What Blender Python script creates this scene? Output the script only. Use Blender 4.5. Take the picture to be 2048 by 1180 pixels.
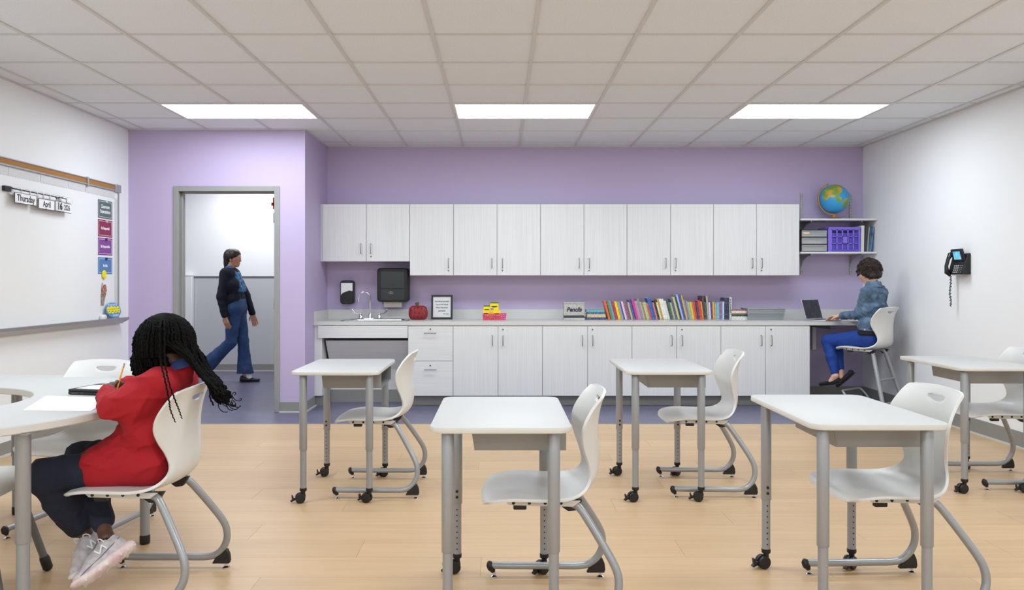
import bpy, math, random
import numpy as np
from mathutils import Vector, Matrix
from itertools import product

for o in list(bpy.data.objects):
    bpy.data.objects.remove(o)
SC = bpy.context.scene
COL = SC.collection
random.seed(7)
RNG = np.random.default_rng(7)

# ------------------------------------------------------------------ camera, world, exposure
F, VX, VY, CH = 1590.0, 1001.5, 563.0, 1.27          # focal length and vanishing point in pixels, eye height
cam = bpy.data.cameras.new('camera')
cam.sensor_width = 36.0
cam.lens = F / 2048 * 36.0
cam.shift_x = (1024 - VX) / 2048
cam.shift_y = (VY - 590) / 2048
cam.clip_start = 0.05
camo = bpy.data.objects.new('camera', cam)
COL.objects.link(camo)
camo.location = (0, 0, CH)
camo.rotation_euler = (math.pi / 2, 0, 0)
SC.camera = camo
W = bpy.data.worlds.new('world')
SC.world = W
W.use_nodes = True
W.node_tree.nodes['Background'].inputs[0].default_value = (0.8, 0.85, 0.9, 1)
W.node_tree.nodes['Background'].inputs[1].default_value = 0.02
SC.view_settings.view_transform = 'Standard'
SC.view_settings.look = 'None'
SC.view_settings.gamma = 1.0
SC.view_settings.use_curve_mapping = False
SC.view_settings.exposure = 0.0
PANEL = 15.6            # emission of the ceiling light panels
HALL = 12.0             # emission of the corridor light panel
SC.cycles.max_bounces = 5
SC.cycles.diffuse_bounces = 4
SC.cycles.glossy_bounces = 2
SC.cycles.transmission_bounces = 3
SC.cycles.transparent_max_bounces = 6


def P(px, py, d):
    """a point of the place seen at pixel (px, py), d metres in front of the eye"""
    return Vector(((px - VX) * d / F, d, CH - (py - VY) * d / F))


# ------------------------------------------------------------------ materials
def lin(c):
    c = c / 255.0
    return c / 12.92 if c <= 0.04045 else ((c + 0.055) / 1.055) ** 2.4


def rgb(c):
    return (lin(c[0]), lin(c[1]), lin(c[2]), 1)


MATS = {}


def M(name, c, rough=0.5, metal=0.0, var=None, bump=None, emit=0, spec=0.5, alpha=1, trans=0, grain=None, coat=0):
    """principled material; var=(colour2, scale xyz, detail, contrast) mottles the colour, bump=(scale xyz, strength)"""
    if name in MATS:
        return MATS[name]
    m = bpy.data.materials.new(name)
    m.use_nodes = True
    nt = m.node_tree
    b = nt.nodes['Principled BSDF']
    b.inputs['Base Color'].default_value = rgb(c)
    b.inputs['Roughness'].default_value = rough
    b.inputs['Metallic'].default_value = metal
    b.inputs['Specular IOR Level'].default_value = spec
    if coat:
        b.inputs['Coat Weight'].default_value = coat
        b.inputs['Coat Roughness'].default_value = 0.12
    if alpha < 1:
        b.inputs['Alpha'].default_value = alpha
    if trans:
        b.inputs['Transmission Weight'].default_value = trans
    if emit:
        b.inputs['Emission Color'].default_value = rgb(c)
        b.inputs['Emission Strength'].default_value = emit
    tc = None
    if var or bump:
        tc = nt.nodes.new('ShaderNodeTexCoord')
    if var:
        c2, sc, det, (lo, hi) = var
        mp = nt.nodes.new('ShaderNodeMapping')
        mp.inputs['Scale'].default_value = sc
        nt.links.new(tc.outputs['Object'], mp.inputs['Vector'])
        n = nt.nodes.new('ShaderNodeTexNoise')
        n.inputs['Scale'].default_value = 1.0
        n.inputs['Detail'].default_value = det
        nt.links.new(mp.outputs[0], n.inputs['Vector'])
        r = nt.nodes.new('ShaderNodeValToRGB')
        r.color_ramp.elements[0].position = lo
        r.color_ramp.elements[1].position = hi
        r.color_ramp.elements[0].color = rgb(c)
        r.color_ramp.elements[1].color = rgb(c2)
        nt.links.new(n.outputs['Fac'], r.inputs[0])
        nt.links.new(r.outputs[0], b.inputs['Base Color'])
    if bump:
        sc, st = bump
        mp = nt.nodes.new('ShaderNodeMapping')
        mp.inputs['Scale'].default_value = sc
        nt.links.new(tc.outputs['Object'], mp.inputs['Vector'])
        n = nt.nodes.new('ShaderNodeTexNoise')
        n.inputs['Scale'].default_value = 1.0
        n.inputs['Detail'].default_value = 3
        nt.links.new(mp.outputs[0], n.inputs['Vector'])
        bp = nt.nodes.new('ShaderNodeBump')
        bp.inputs['Strength'].default_value = st
        bp.inputs['Distance'].default_value = 0.01
        nt.links.new(n.outputs['Fac'], bp.inputs['Height'])
        nt.links.new(bp.outputs[0], b.inputs['Normal'])
    MATS[name] = m
    return m


M('white_paint', (241, 242, 243), 0.6)
M('purple_paint', (192, 177, 212), 0.55)
M('tile', (233, 237, 243), 0.9, var=((225, 229, 235), (120, 120, 120), 2, (0.4, 0.7)))
M('grid', (212, 211, 210), 0.5)
M('light', (236, 247, 255), 0.5, emit=PANEL)
M('hall_light', (250, 252, 255), 0.5, emit=HALL)
M('light_frame', (240, 240, 238), 0.4)
M('vinyl_base', (142, 141, 137), 0.5)
M('vinyl_toe_shine', (205, 204, 200), 0.45)
M('purple_floor', (98, 96, 121), 0.33, var=((107, 105, 129), (6, 6, 6), 4, (0.35, 0.7)))
M('frame_grey', (150, 151, 149), 0.4)
M('wood_door', (178, 128, 62), 0.45)
M('laminate_v', (226, 226, 227), 0.45, var=((213, 213, 214), (120, 120, 1.6), 5, (0.35, 0.8)))
M('laminate_h', (226, 226, 227), 0.45, var=((213, 213, 214), (1.6, 120, 120), 5, (0.35, 0.8)))
M('laminate_edge', (208, 206, 204), 0.5)
M('laminate_dark', (78, 76, 74), 0.7)
M('counter', (206, 205, 202), 0.28, var=((214, 213, 210), (300, 300, 300), 3, (0.4, 0.65)))
M('steel', (205, 205, 205), 0.22, 1.0)
M('pull_steel', (150, 150, 152), 0.3, 1.0)
M('lock_grey', (112, 111, 110), 0.4, 0.6)
M('chrome', (225, 225, 228), 0.07, 1.0)
M('track', (182, 182, 180), 0.35, 0.8)
M('shell', (220, 219, 216), 0.36)
M('tube', (158, 160, 163), 0.28, 0.3)
M('desk_grey', (150, 150, 149), 0.42, 0.1)
M('black', (22, 22, 24), 0.45)
M('black_gloss', (14, 15, 18), 0.2)
M('hole', (40, 40, 42), 0.8)
M('desk_white', (195, 195, 194), 0.45, spec=0.35)
M('desk_edge', (214, 211, 204), 0.45)
M('white_plastic', (235, 235, 235), 0.35)
M('white_card', (244, 243, 246), 0.6)
M('ink', (30, 30, 36), 0.7)
M('board', (242, 243, 243), 0.18)
M('cork', (176, 128, 70), 0.8, var=((160, 112, 58), (200, 200, 200), 3, (0.4, 0.6)))
M('aluminium', (176, 175, 174), 0.35, 0.5)
M('silver_glitter', (226, 226, 227), 0.45, 0.0, var=((200, 200, 201), (260, 260, 260), 4, (0.4, 0.62)))

# plank material: grain along the plank, tone shifts from plank to plank
m = bpy.data.materials.new('wood_plank')
m.use_nodes = True
nt = m.node_tree
b = nt.nodes['Principled BSDF']
tc = nt.nodes.new('ShaderNodeTexCoord')
oi = nt.nodes.new('ShaderNodeObjectInfo')
mul = nt.nodes.new('ShaderNodeMath'); mul.operation = 'MULTIPLY'; mul.inputs[1].default_value = 37.0
nt.links.new(oi.outputs['Random'], mul.inputs[0])
cmb = nt.nodes.new('ShaderNodeCombineXYZ')
for i in range(3):
    nt.links.new(mul.outputs[0], cmb.inputs[i])
add = nt.nodes.new('ShaderNodeVectorMath'); add.operation = 'ADD'
nt.links.new(tc.outputs['Object'], add.inputs[0]); nt.links.new(cmb.outputs[0], add.inputs[1])
mp = nt.nodes.new('ShaderNodeMapping'); mp.inputs['Scale'].default_value = (1.1, 20, 1)
nt.links.new(add.outputs[0], mp.inputs[0])
n1 = nt.nodes.new('ShaderNodeTexNoise'); n1.inputs['Scale'].default_value = 1.0; n1.inputs['Detail'].default_value = 6; n1.inputs['Distortion'].default_value = 0.8
nt.links.new(mp.outputs[0], n1.inputs['Vector'])
rp = nt.nodes.new('ShaderNodeValToRGB')
rp.color_ramp.elements[0].position = 0.22; rp.color_ramp.elements[0].color = rgb((196, 162, 124))
rp.color_ramp.elements[1].position = 0.7; rp.color_ramp.elements[1].color = rgb((208, 176, 137))
nt.links.new(n1.outputs['Fac'], rp.inputs[0])
hs = nt.nodes.new('ShaderNodeHueSaturation')
mr = nt.nodes.new('ShaderNodeMapRange'); mr.inputs['To Min'].default_value = 0.93; mr.inputs['To Max'].default_value = 1.04
nt.links.new(oi.outputs['Random'], mr.inputs[0]); nt.links.new(mr.outputs[0], hs.inputs['Value'])
nt.links.new(rp.outputs[0], hs.inputs['Color']); nt.links.new(hs.outputs[0], b.inputs['Base Color'])
b.inputs['Roughness'].default_value = 0.38
b.inputs['Specular IOR Level'].default_value = 0.45
MATS['wood_plank'] = m


# ------------------------------------------------------------------ mesh building
class MB:
    def __init__(s):
        s.v = []; s.f = []; s.m = []; s.mi = 0

    def add(s, v, f):
        o = len(s.v)
        s.v += [tuple(p) for p in v]
        s.f += [tuple(i + o for i in q) for q in f]
        s.m += [s.mi] * len(f)
        return s

    def box(s, x0, y0, z0, x1, y1, z1):
        x0, x1 = min(x0, x1), max(x0, x1); y0, y1 = min(y0, y1), max(y0, y1); z0, z1 = min(z0, z1), max(z0, z1)
        v = [(x, y, z) for x in (x0, x1) for y in (y0, y1) for z in (z0, z1)]
        return s.add(v, [(0, 1, 3, 2), (4, 6, 7, 5), (0, 4, 5, 1), (2, 3, 7, 6), (0, 2, 6, 4), (1, 5, 7, 3)])

    def tube(s, path, r, n=10, cap=True, close=False):
        path = [Vector(p) for p in path]
        k = len(path)
        if not isinstance(r, (list, tuple)):
            r = [r] * k
        v = []
        prev = None
        for i, p in enumerate(path):
            if close:
                t = path[(i + 1) % k] - path[i - 1]
            else:
                t = path[min(i + 1, k - 1)] - path[max(i - 1, 0)]
            t = t.normalized() if t.length > 1e-9 else Vector((0, 0, 1))
            if prev is None:
                a = Vector((0, 0, 1)) if abs(t.z) < 0.9 else Vector((1, 0, 0))
                u = t.cross(a).normalized()
            else:
                u = prev - t * prev.dot(t)
                u = u.normalized() if u.length > 1e-6 else t.orthogonal().normalized()
            prev = u
            w = t.cross(u)
            for j in range(n):
                a = 2 * math.pi * j / n
                v.append(p + (u * math.cos(a) + w * math.sin(a)) * r[i])
        f = []
        for i in range(k if close else k - 1):
            i2 = (i + 1) % k
            for j in range(n):
                j2 = (j + 1) % n
                f.append((i * n + j, i * n + j2, i2 * n + j2, i2 * n + j))
        if cap and not close:
            f.append(tuple(reversed(range(n))))
            f.append(tuple((k - 1) * n + j for j in range(n)))
        return s.add(v, f)

    def cyl(s, a, b, r, n=16, r2=None):
        return s.tube([a, b], [r, r if r2 is None else r2], n)

    def lathe(s, prof, n=20, origin=(0, 0, 0), axis='z'):
        """prof: list of (r, h) from bottom to top"""
        v = []; f = []
        ox, oy, oz = origin
        for r, h in prof:
            for j in range(n):
                a = 2 * math.pi * j / n
                c, d = r * math.cos(a), r * math.sin(a)
                v.append((ox + c, oy + d, oz + h) if axis == 'z' else ((ox + h, oy + c, oz + d) if axis == 'x' else (ox + d, oy + h, oz + c)))
        k = len(prof)
        for i in range(k - 1):
            for j in range(n):
                j2 = (j + 1) % n
                f.append((i * n + j, i * n + j2, (i + 1) * n + j2, (i + 1) * n + j))
        f.append(tuple(reversed(range(n)))); f.append(tuple((k - 1) * n + j for j in range(n)))
        return s.add(v, f)

    def prism(s, poly, h0, h1, plane='xy'):
        """extrude a 2D polygon; plane xy -> heights are z, xz -> heights are y, yz -> heights are x"""
        n = len(poly)

        def mk(p, h):
            return (p[0], p[1], h) if plane == 'xy' else ((p[0], h, p[1]) if plane == 'xz' else (h, p[0], p[1]))
        v = [mk(p, h0) for p in poly] + [mk(p, h1) for p in poly]
        f = [tuple(reversed(range(n))), tuple(range(n, 2 * n))]
        f += [(i, (i + 1) % n, (i + 1) % n + n, i + n) for i in range(n)]
        return s.add(v, f)

    def xf(s, mat):
        s.v = [tuple(mat @ Vector(p)) for p in s.v]
        return s


def mesh_of(name, mb, mats, smooth=False):
    me = bpy.data.meshes.new(name)
    me.from_pydata(mb.v, [], mb.f)
    for q in mats:
        me.materials.append(MATS[q])
    if len(mats) > 1:
        me.polygons.foreach_set('material_index', mb.m)
    if smooth:
        me.polygons.foreach_set('use_smooth', [True] * len(me.polygons))
    me.update()
    import bmesh
    bm = bmesh.new(); bm.from_mesh(me)
    bmesh.ops.recalc_face_normals(bm, faces=bm.faces)
    bm.to_mesh(me); bm.free()
    return me


def wloc(o):
    v = Vector((0, 0, 0))
    while o is not None:
        v = v + o.location
        o = o.parent
    return v


def obj(name, mb, mats, parent=None, smooth=False, bevel=0, seg=2, world=False, angle=None, loc=None):
    """link one mesh object; world=True: vertices are world points although it has an (unrotated) parent"""
    if isinstance(mats, str):
        mats = [mats]
    if isinstance(mb, MB):
        if world and parent is not None:
            mb.xf(Matrix.Translation(-wloc(parent)))
        me = mesh_of(name, mb, mats, smooth)
    else:
        me = mb
    o = bpy.data.objects.new(name, me)
    COL.objects.link(o)
    if loc is not None:
        o.location = loc
    if parent is not None:
        o.parent = parent
    if bevel:
        md = o.modifiers.new('bevel', 'BEVEL')
        md.width = bevel; md.segments = seg; md.limit_method = 'ANGLE'; md.angle_limit = math.radians(40)
        me.polygons.foreach_set('use_smooth', [True] * len(me.polygons))
        md.harden_normals = False
    if smooth and not bevel:
        try:
            me.set_sharp_from_angle(angle=math.radians(angle or 40))
        except Exception:
            pass
    elif bevel:
        try:
            me.set_sharp_from_angle(angle=math.radians(75))
        except Exception:
            pass
    return o


def tag(o, label, cat, group=None, kind=None):
    o['label'] = label; o['category'] = cat
    if group:
        o['group'] = group
    if kind:
        o['kind'] = kind
    return o


def thing(name, label, cat, loc=(0, 0, 0), rz=0, group=None, kind=None):
    o = bpy.data.objects.new(name, None)
    COL.objects.link(o)
    o.empty_display_size = 0.05
    o.location = loc
    o.rotation_euler = (0, 0, rz)
    return tag(o, label, cat, group, kind)


def struct(o, label, cat):
    return tag(o, label, cat, kind='structure')


def copy_tree(o, parent=None):
    c = o.copy(); COL.objects.link(c)
    c.parent = parent
    for ch in o.children:
        copy_tree(ch, c)
    return c


FACE_R = Matrix(((0, 0, 1), (1, 0, 0), (0, 1, 0)))     # text on the left wall, faces +x
FACE_Y = Matrix(((1, 0, 0), (0, 0, -1), (0, 1, 0)))    # text facing the camera, -y
FACE_L = Matrix(((0, 0, -1), (-1, 0, 0), (0, 1, 0)))   # text on the right wall, faces -x


def text(name, s, size, loc, face, mat, parent, bold=0.0, shear=0.0, sx=1.0, align='CENTER', space=1.0):
    cu = bpy.data.curves.new(name, 'FONT')
    cu.body = s; cu.size = size; cu.align_x = align; cu.align_y = 'CENTER'
    cu.extrude = 0.0004; cu.offset = bold; cu.shear = shear; cu.space_character = space
    cu.resolution_u = 3
    t = bpy.data.objects.new(name, cu); COL.objects.link(t)
    dg = bpy.context.evaluated_depsgraph_get()
    me = bpy.data.meshes.new_from_object(t.evaluated_get(dg))
    bpy.data.objects.remove(t); bpy.data.curves.remove(cu)
    me.name = name
    me.transform(Matrix.Translation(Vector(loc) - wloc(parent)) @ face.to_4x4() @ Matrix.Diagonal((sx, 1, 1, 1)))
    me.materials.clear(); me.materials.append(MATS[mat])
    o = bpy.data.objects.new(name, me); COL.objects.link(o); o.parent = parent
    return o


def crom(pts, n):
    """Catmull-Rom through rows of numbers, n samples"""
    A = np.array(pts, float)
    k = len(A)
    out = []
    for i in range(n):
        t = i / (n - 1) * (k - 1)
        j = min(int(t), k - 2); u = t - j
        p0, p1, p2, p3 = A[max(j - 1, 0)], A[j], A[j + 1], A[min(j + 2, k - 1)]
        out.append(0.5 * ((2 * p1) + (-p0 + p2) * u + (2 * p0 - 5 * p1 + 4 * p2 - p3) * u * u + (-p0 + 3 * p1 - 3 * p2 + p3) * u ** 3))
    return np.array(out)


# ------------------------------------------------------------------ distance-field bodies and cloth
def sdf_mesh(prims, h, k=0.02, disp=None, pad=0.03):
    """smooth union of tapered capsules (a, b, ra, rb, squash axis or None, squash, op) -> verts, quads (surface nets)"""
    pts = []
    for p in prims:
        if p[6] == '+':
            r = max(p[2], p[3]) + pad + 2 * h
            for q in (p[0], p[1]):
                pts.append(np.array(q) - r); pts.append(np.array(q) + r)
    lo = np.min(pts, 0); hi = np.max(pts, 0)
    n = np.ceil((hi - lo) / h).astype(int) + 1
    G = np.full(n, 0.2, np.float32)
    for a, b, ra, rb, ax, sq, op in prims:
        a = np.array(a, float); b = np.array(b, float)
        r = max(ra, rb) + max(0.06, 2.2 * k)
        i0 = np.maximum(np.floor((np.minimum(a, b) - r - lo) / h).astype(int), 0)
        i1 = np.minimum(np.ceil((np.maximum(a, b) + r - lo) / h).astype(int) + 1, n)
        if np.any(i1 <= i0):
            continue
        xs = [(lo[c] + h * np.arange(i0[c], i1[c])).astype(np.float32) for c in range(3)]
        X, Y, Z = np.meshgrid(*xs, indexing='ij')
        ab = b - a; L2 = max(float(ab @ ab), 1e-12)
        t = np.clip(((X - a[0]) * ab[0] + (Y - a[1]) * ab[1] + (Z - a[2]) * ab[2]) / L2, 0, 1)
        vx = X - (a[0] + t * ab[0]); vy = Y - (a[1] + t * ab[1]); vz = Z - (a[2] + t * ab[2])
        if ax is not None:
            ax = np.array(ax, float); ax /= np.linalg.norm(ax)
            d = (vx * ax[0] + vy * ax[1] + vz * ax[2]) * (1 / sq - 1)
            vx = vx + d * ax[0]; vy = vy + d * ax[1]; vz = vz + d * ax[2]
        D = np.sqrt(vx * vx + vy * vy + vz * vz) - (ra + t * (rb - ra))
        sl = tuple(slice(i0[c], i1[c]) for c in range(3))
        g = G[sl]
        if op == '+':
            ke = min(k, max(0.004, 0.7 * min(ra, rb)))
            hh = np.maximum(ke - np.abs(g - D), 0) / ke
            G[sl] = np.minimum(g, D) - hh * hh * ke * 0.25
        else:
            kk = 0.008
            hh = np.maximum(kk - np.abs(g + D), 0) / kk
            G[sl] = np.maximum(g, -D) + hh * hh * kk * 0.25
    if disp is not None:
        m = np.abs(G) < 0.05
        ii = np.argwhere(m)
        pp = lo + h * ii
        G[m] += disp(pp[:, 0], pp[:, 1], pp[:, 2]).astype(np.float32)
    nx, ny, nz = G.shape
    s = G < 0
    cs = [s[i:nx - 1 + i, j:ny - 1 + j, q:nz - 1 + q] for i, j, q in product((0, 1), repeat=3)]
    mixed = np.logical_or.reduce(cs) & ~np.logical_and.reduce(cs)
    idx = np.argwhere(mixed)
    ids = np.full(mixed.shape, -1, np.int64); ids[mixed] = np.arange(len(idx))
    acc = np.zeros((len(idx), 3)); cnt = np.zeros(len(idx))
    co = np.array(list(product((0, 1), repeat=3)))
    for i in range(8):
        for j in range(i + 1, 8):
            if np.abs(co[i] - co[j]).sum() != 1:
                continue
            fa = G[tuple((idx + co[i]).T)]; fb = G[tuple((idx + co[j]).T)]
            mm = (fa < 0) != (fb < 0)
            t = fa[mm] / (fa[mm] - fb[mm])
            acc[mm] += co[i] + (co[j] - co[i]) * t[:, None]; cnt[mm] += 1
    V = lo + h * (idx + acc / cnt[:, None])
    Q = []
    for ax in range(3):
        o1, o2 = [(1, 2), (2, 0), (0, 1)][ax]
        a = [slice(None)] * 3; b = [slice(None)] * 3
        a[ax] = slice(0, -1); b[ax] = slice(1, None)
        ch = s[tuple(a)] != s[tuple(b)]
        e = np.argwhere(ch)
        e = e[(e[:, o1] > 0) & (e[:, o2] > 0) & (e[:, o1] < G.shape[o1] - 1) & (e[:, o2] < G.shape[o2] - 1)]
        d1 = np.zeros(3, int); d1[o1] = 1
        d2 = np.zeros(3, int); d2[o2] = 1
        q = np.stack([ids[tuple((e - d1 - d2).T)], ids[tuple((e - d2).T)], ids[tuple(e.T)], ids[tuple((e - d1).T)]], 1)
        fl = ~s[tuple(e.T)]
        q[fl] = q[fl][:, ::-1]
        Q.append(q)
    return V, np.concatenate(Q)


def cap(a, b, ra, rb=None, ax=None, sq=1.0, op='+'):
    return (tuple(a), tuple(b), ra, ra if rb is None else rb, ax, sq, op)


def ball(c, r, ax=None, sq=1.0, op='+'):
    return (tuple(c), tuple(c), r, r, ax, sq, op)


def sdf_obj(name, prims, h, mat, parent=None, k=0.02, disp=None, relax=2):
    V, Q = sdf_mesh(prims, h, k, disp)
    if relax:
        E = np.concatenate([Q[:, [0, 1]], Q[:, [1, 2]], Q[:, [2, 3]], Q[:, [3, 0]]])
        for _ in range(relax):
            S = np.zeros_like(V); c = np.zeros(len(V))
            np.add.at(S, E[:, 0], V[E[:, 1]]); np.add.at(c, E[:, 0], 1)
            np.add.at(S, E[:, 1], V[E[:, 0]]); np.add.at(c, E[:, 1], 1)
            V = 0.5 * V + 0.5 * S / np.maximum(c, 1)[:, None]
    if parent is not None:
        V = V - np.array(wloc(parent))
    me = bpy.data.meshes.new(name)
    me.vertices.add(len(V)); me.vertices.foreach_set('co', V.astype(np.float32).ravel())
    me.loops.add(Q.size); me.loops.foreach_set('vertex_index', Q.astype(np.int32).ravel())
    me.polygons.add(len(Q))
    me.polygons.foreach_set('loop_start', np.arange(0, Q.size, 4, dtype=np.int32))
    me.update(calc_edges=True); me.validate()
    me.polygons.foreach_set('use_smooth', [True] * len(me.polygons))
    me.materials.append(MATS[mat])
    o = bpy.data.objects.new(name, me); COL.objects.link(o)
    if parent is not None:
        o.parent = parent
    return o

# ------------------------------------------------------------------ the room
XL, XR = -3.615, 3.965          # left and right wall
YD, YB = 7.718, 8.703           # wall with the doorway, back wall of the cabinet recess
XA = -1.90                      # side wall of the recess
YF = -3.05                       # wall behind the camera
ZC = 2.741                      # ceiling
YS = 7.09                       # wood floor meets purple floor
T = 0.13
YH = 11.28                      # far wall of the corridor

# floors
fl = struct(obj('floor', MB().box(XL, YF, -0.06, XR, YS, -0.004), 'wood_plank'), 'pale oak plank floor of the classroom', 'floor')
rows, PW, PL = [], 0.245, 1.52
y1 = YS
r = 0
while y1 > YF:
    y0 = max(y1 - PW, YF)
    x = XL - (0.62 * r % 1.0) * PL
    while x < XR:
        a, bb = max(x, XL), min(x + PL, XR)
        if bb - a > 0.05:
            g = 0.0006
            mb = MB().box(-(bb - a) / 2 + g, -(y1 - y0) / 2 + g, -0.004, (bb - a) / 2 - g, (y1 - y0) / 2 - g, 0.0)
            obj('plank', mb, 'wood_plank', fl, loc=((a + bb) / 2, (y0 + y1) / 2, 0))
        x += PL
    y1 -= PW
    r += 1
f2 = struct(obj('floor_corridor', MB().box(XL, YS, -0.06, XR, YD, 0.0).box(XA - T / 2, YD, -0.06, XR, YB + 0.1, 0.0).box(-6.5, YD, -0.06, XA - T / 2, YH + 0.1, 0.0), 'purple_floor'),
            'purple-grey sheet floor by the cabinets and through the doorway', 'floor')
obj('seam_strip', MB().box(XL, YS - 0.012, 0, XR, YS + 0.004, 0.0015), 'vinyl_base', f2)

# walls
struct(obj('wall_left', MB().box(XL - T, YF, 0, XL, YD + T, ZC + 0.1), 'white_paint'), 'white painted left wall carrying the whiteboard', 'wall')
struct(obj('wall_right', MB().box(XR, YF, 0, XR + T, YB + T, ZC + 0.1), 'white_paint'), 'white painted right wall carrying the telephone', 'wall')
struct(obj('wall_back', MB().box(XA - T, YB, 0, XR, YB + T, ZC + 0.1), 'purple_paint'), 'purple wall behind the cabinets', 'wall')
struct(obj('wall_alcove', MB().box(XA - T, YD + T, 0, XA, YB, ZC + 0.1), 'purple_paint'), 'purple side wall between doorway and cabinets', 'wall')
DX0, DX1, DZ = -3.175, -2.147, 2.195          # outer edges of the door frame
struct(obj('wall_doorway', MB().box(XL, YD, 0, DX0 + 0.045, YD + T, ZC + 0.1).box(DX1 - 0.045, YD, 0, XA, YD + T, ZC + 0.1)
           .box(DX0 + 0.045, YD, DZ - 0.045, DX1 - 0.045, YD + T, ZC + 0.1), 'purple_paint'), 'lilac wall around the open doorway', 'wall')
struct(obj('wall_front', MB().box(XL - T, YF - T, 0, XR + T, YF, ZC + 0.1), 'white_paint'), 'white wall behind the viewer', 'wall')
# corridor beyond the doorway
struct(obj('wall_corridor', MB().box(-6.5, YH, 0, XA - 0.005, YH + T, ZC + 0.1), 'white_paint'), 'white far wall of the corridor seen through the doorway', 'wall')
struct(obj('wall_corridor_end', MB().box(-6.5 - T, YD + T, 0, -6.5, YH + T, ZC + 0.1), 'white_paint'), 'white end wall of the corridor', 'wall')
struct(obj('wall_corridor_side', MB().box(XA - T, YB + T, 0, XA - 0.005, YH, ZC + 0.1), 'white_paint'), 'white corridor wall beyond the open door', 'wall')
struct(obj('wall_corridor_near', MB().box(-6.5, YD + 0.001, 0, XL - T, YD + T, ZC + 0.1), 'white_paint'), 'white corridor wall beside the classroom', 'wall')
struct(obj('ceiling_corridor', MB().box(-6.5, YD + T, ZC, XA - T, YH, ZC + 0.1), 'tile'), 'plain white ceiling of the corridor', 'ceiling')
M('wainscot', (198, 199, 202), 0.6, var=((188, 189, 192), (400, 400, 400), 2, (0.4, 0.6)))
M('dark_line', (92, 92, 94), 0.5)
wp = thing('wall_panel', 'pale grey wall panel along the lower corridor wall', 'wall panel', (-4.0, YH, 0))
obj('panel', MB().box(-4.345, YH - 0.012, 0.10, XA - 0.14, YH - 0.001, 1.325), 'wainscot', wp, world=True)
obj('top_trim', MB().box(-4.345, YH - 0.02, 1.325, XA - 0.14, YH - 0.001, 1.345), 'dark_line', wp, world=True)
wq = thing('corner_post', 'white half-height post at the left end of the grey panel', 'post', (-4.45, YH, 0))
obj('post', MB().box(-4.485, YH - 0.09, 0, -4.35, YH - 0.001, 1.35), 'white_plastic', wq, world=True, bevel=0.004)
obj('post_cap', MB().box(-4.49, YH - 0.095, 1.35, -4.345, YH - 0.001, 1.362), 'white_plastic', wq, world=True)

# ceiling: grid of bars with a lay-in tile in every bay, light panels in some
gx = [0.2022 + 0.6096 * k for k in range(-6, 7)]
gy = [4.744 + 0.6096 * k for k in range(-12, 7)]
ce = struct(obj('ceiling', MB().box(XL, YF, ZC + 0.045, XR, YB, ZC + 0.1), 'tile'), 'suspended ceiling of square off-white tiles', 'ceiling')
lights = []
for j0 in (gy.index(g) for g in gy if min(abs(g - q) for q in (6.5728, 3.5248, 0.4768, -2.5712)) < 0.02):  # rearmost row is added unseen, for frontal light on the far walls
    for i0 in (1, 5, 9):
        lights.append((i0, j0))
taken = {(i0 + a, j0) for i0, j0 in lights for a in (0, 1)}
ex = [XL] + gx + [XR]
ey = [YF] + gy + [YB]
HB = 0.012
share = {}
for i in range(len(ex) - 1):
    for j in range(len(ey) - 1):
        if (i - 1, j - 1) in taken:
            continue
        x0, x1, yy0, yy1 = ex[i], ex[i + 1], ey[j], ey[j + 1]
        if x1 - x0 < 0.03 or yy1 - yy0 < 0.03:
            continue
        if yy0 >= YD and x1 < XA:
            continue
        w, d = round((x1 - x0) / 2 - 0.004, 4), round((yy1 - yy0) / 2 - 0.004, 4)
        if (w, d) not in share:
            share[(w, d)] = mesh_of('ceiling_tile', MB().box(-w, -d, 0.0, w, d, 0.018), ['tile'])
        obj('ceiling_tile', share[(w, d)], 'tile', ce, loc=((x0 + x1) / 2, (yy0 + yy1) / 2, ZC + 0.007))
for x in gx:
    yend = YB if x > XA else YD
    cuts_ = sorted((gy[j0], gy[j0 + 1]) for i0, j0 in lights if abs(gx[i0 + 1] - x) < 0.01)
    y0_ = YF
    for a_, c_ in cuts_ + [(yend, yend)]:
        if a_ - y0_ > 0.03:
            obj('main_bar', MB().box(-HB, y0_, 0, HB, a_, 0.012), 'grid', ce, loc=(x, 0, ZC))
        y0_ = c_
for y in gy:
    for a, c in zip(ex[:-1], ex[1:]):
        if y > YD and c < XA:
            continue
        ii = ex.index(a) - 1
        jj = gy.index(y)
        if c - a < 0.06:
            continue
        obj('cross_bar', MB().box(a + HB, -HB * 0.8, 0.001, c - HB, HB * 0.8, 0.011), 'grid', ce, loc=(0, y, ZC))
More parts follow.
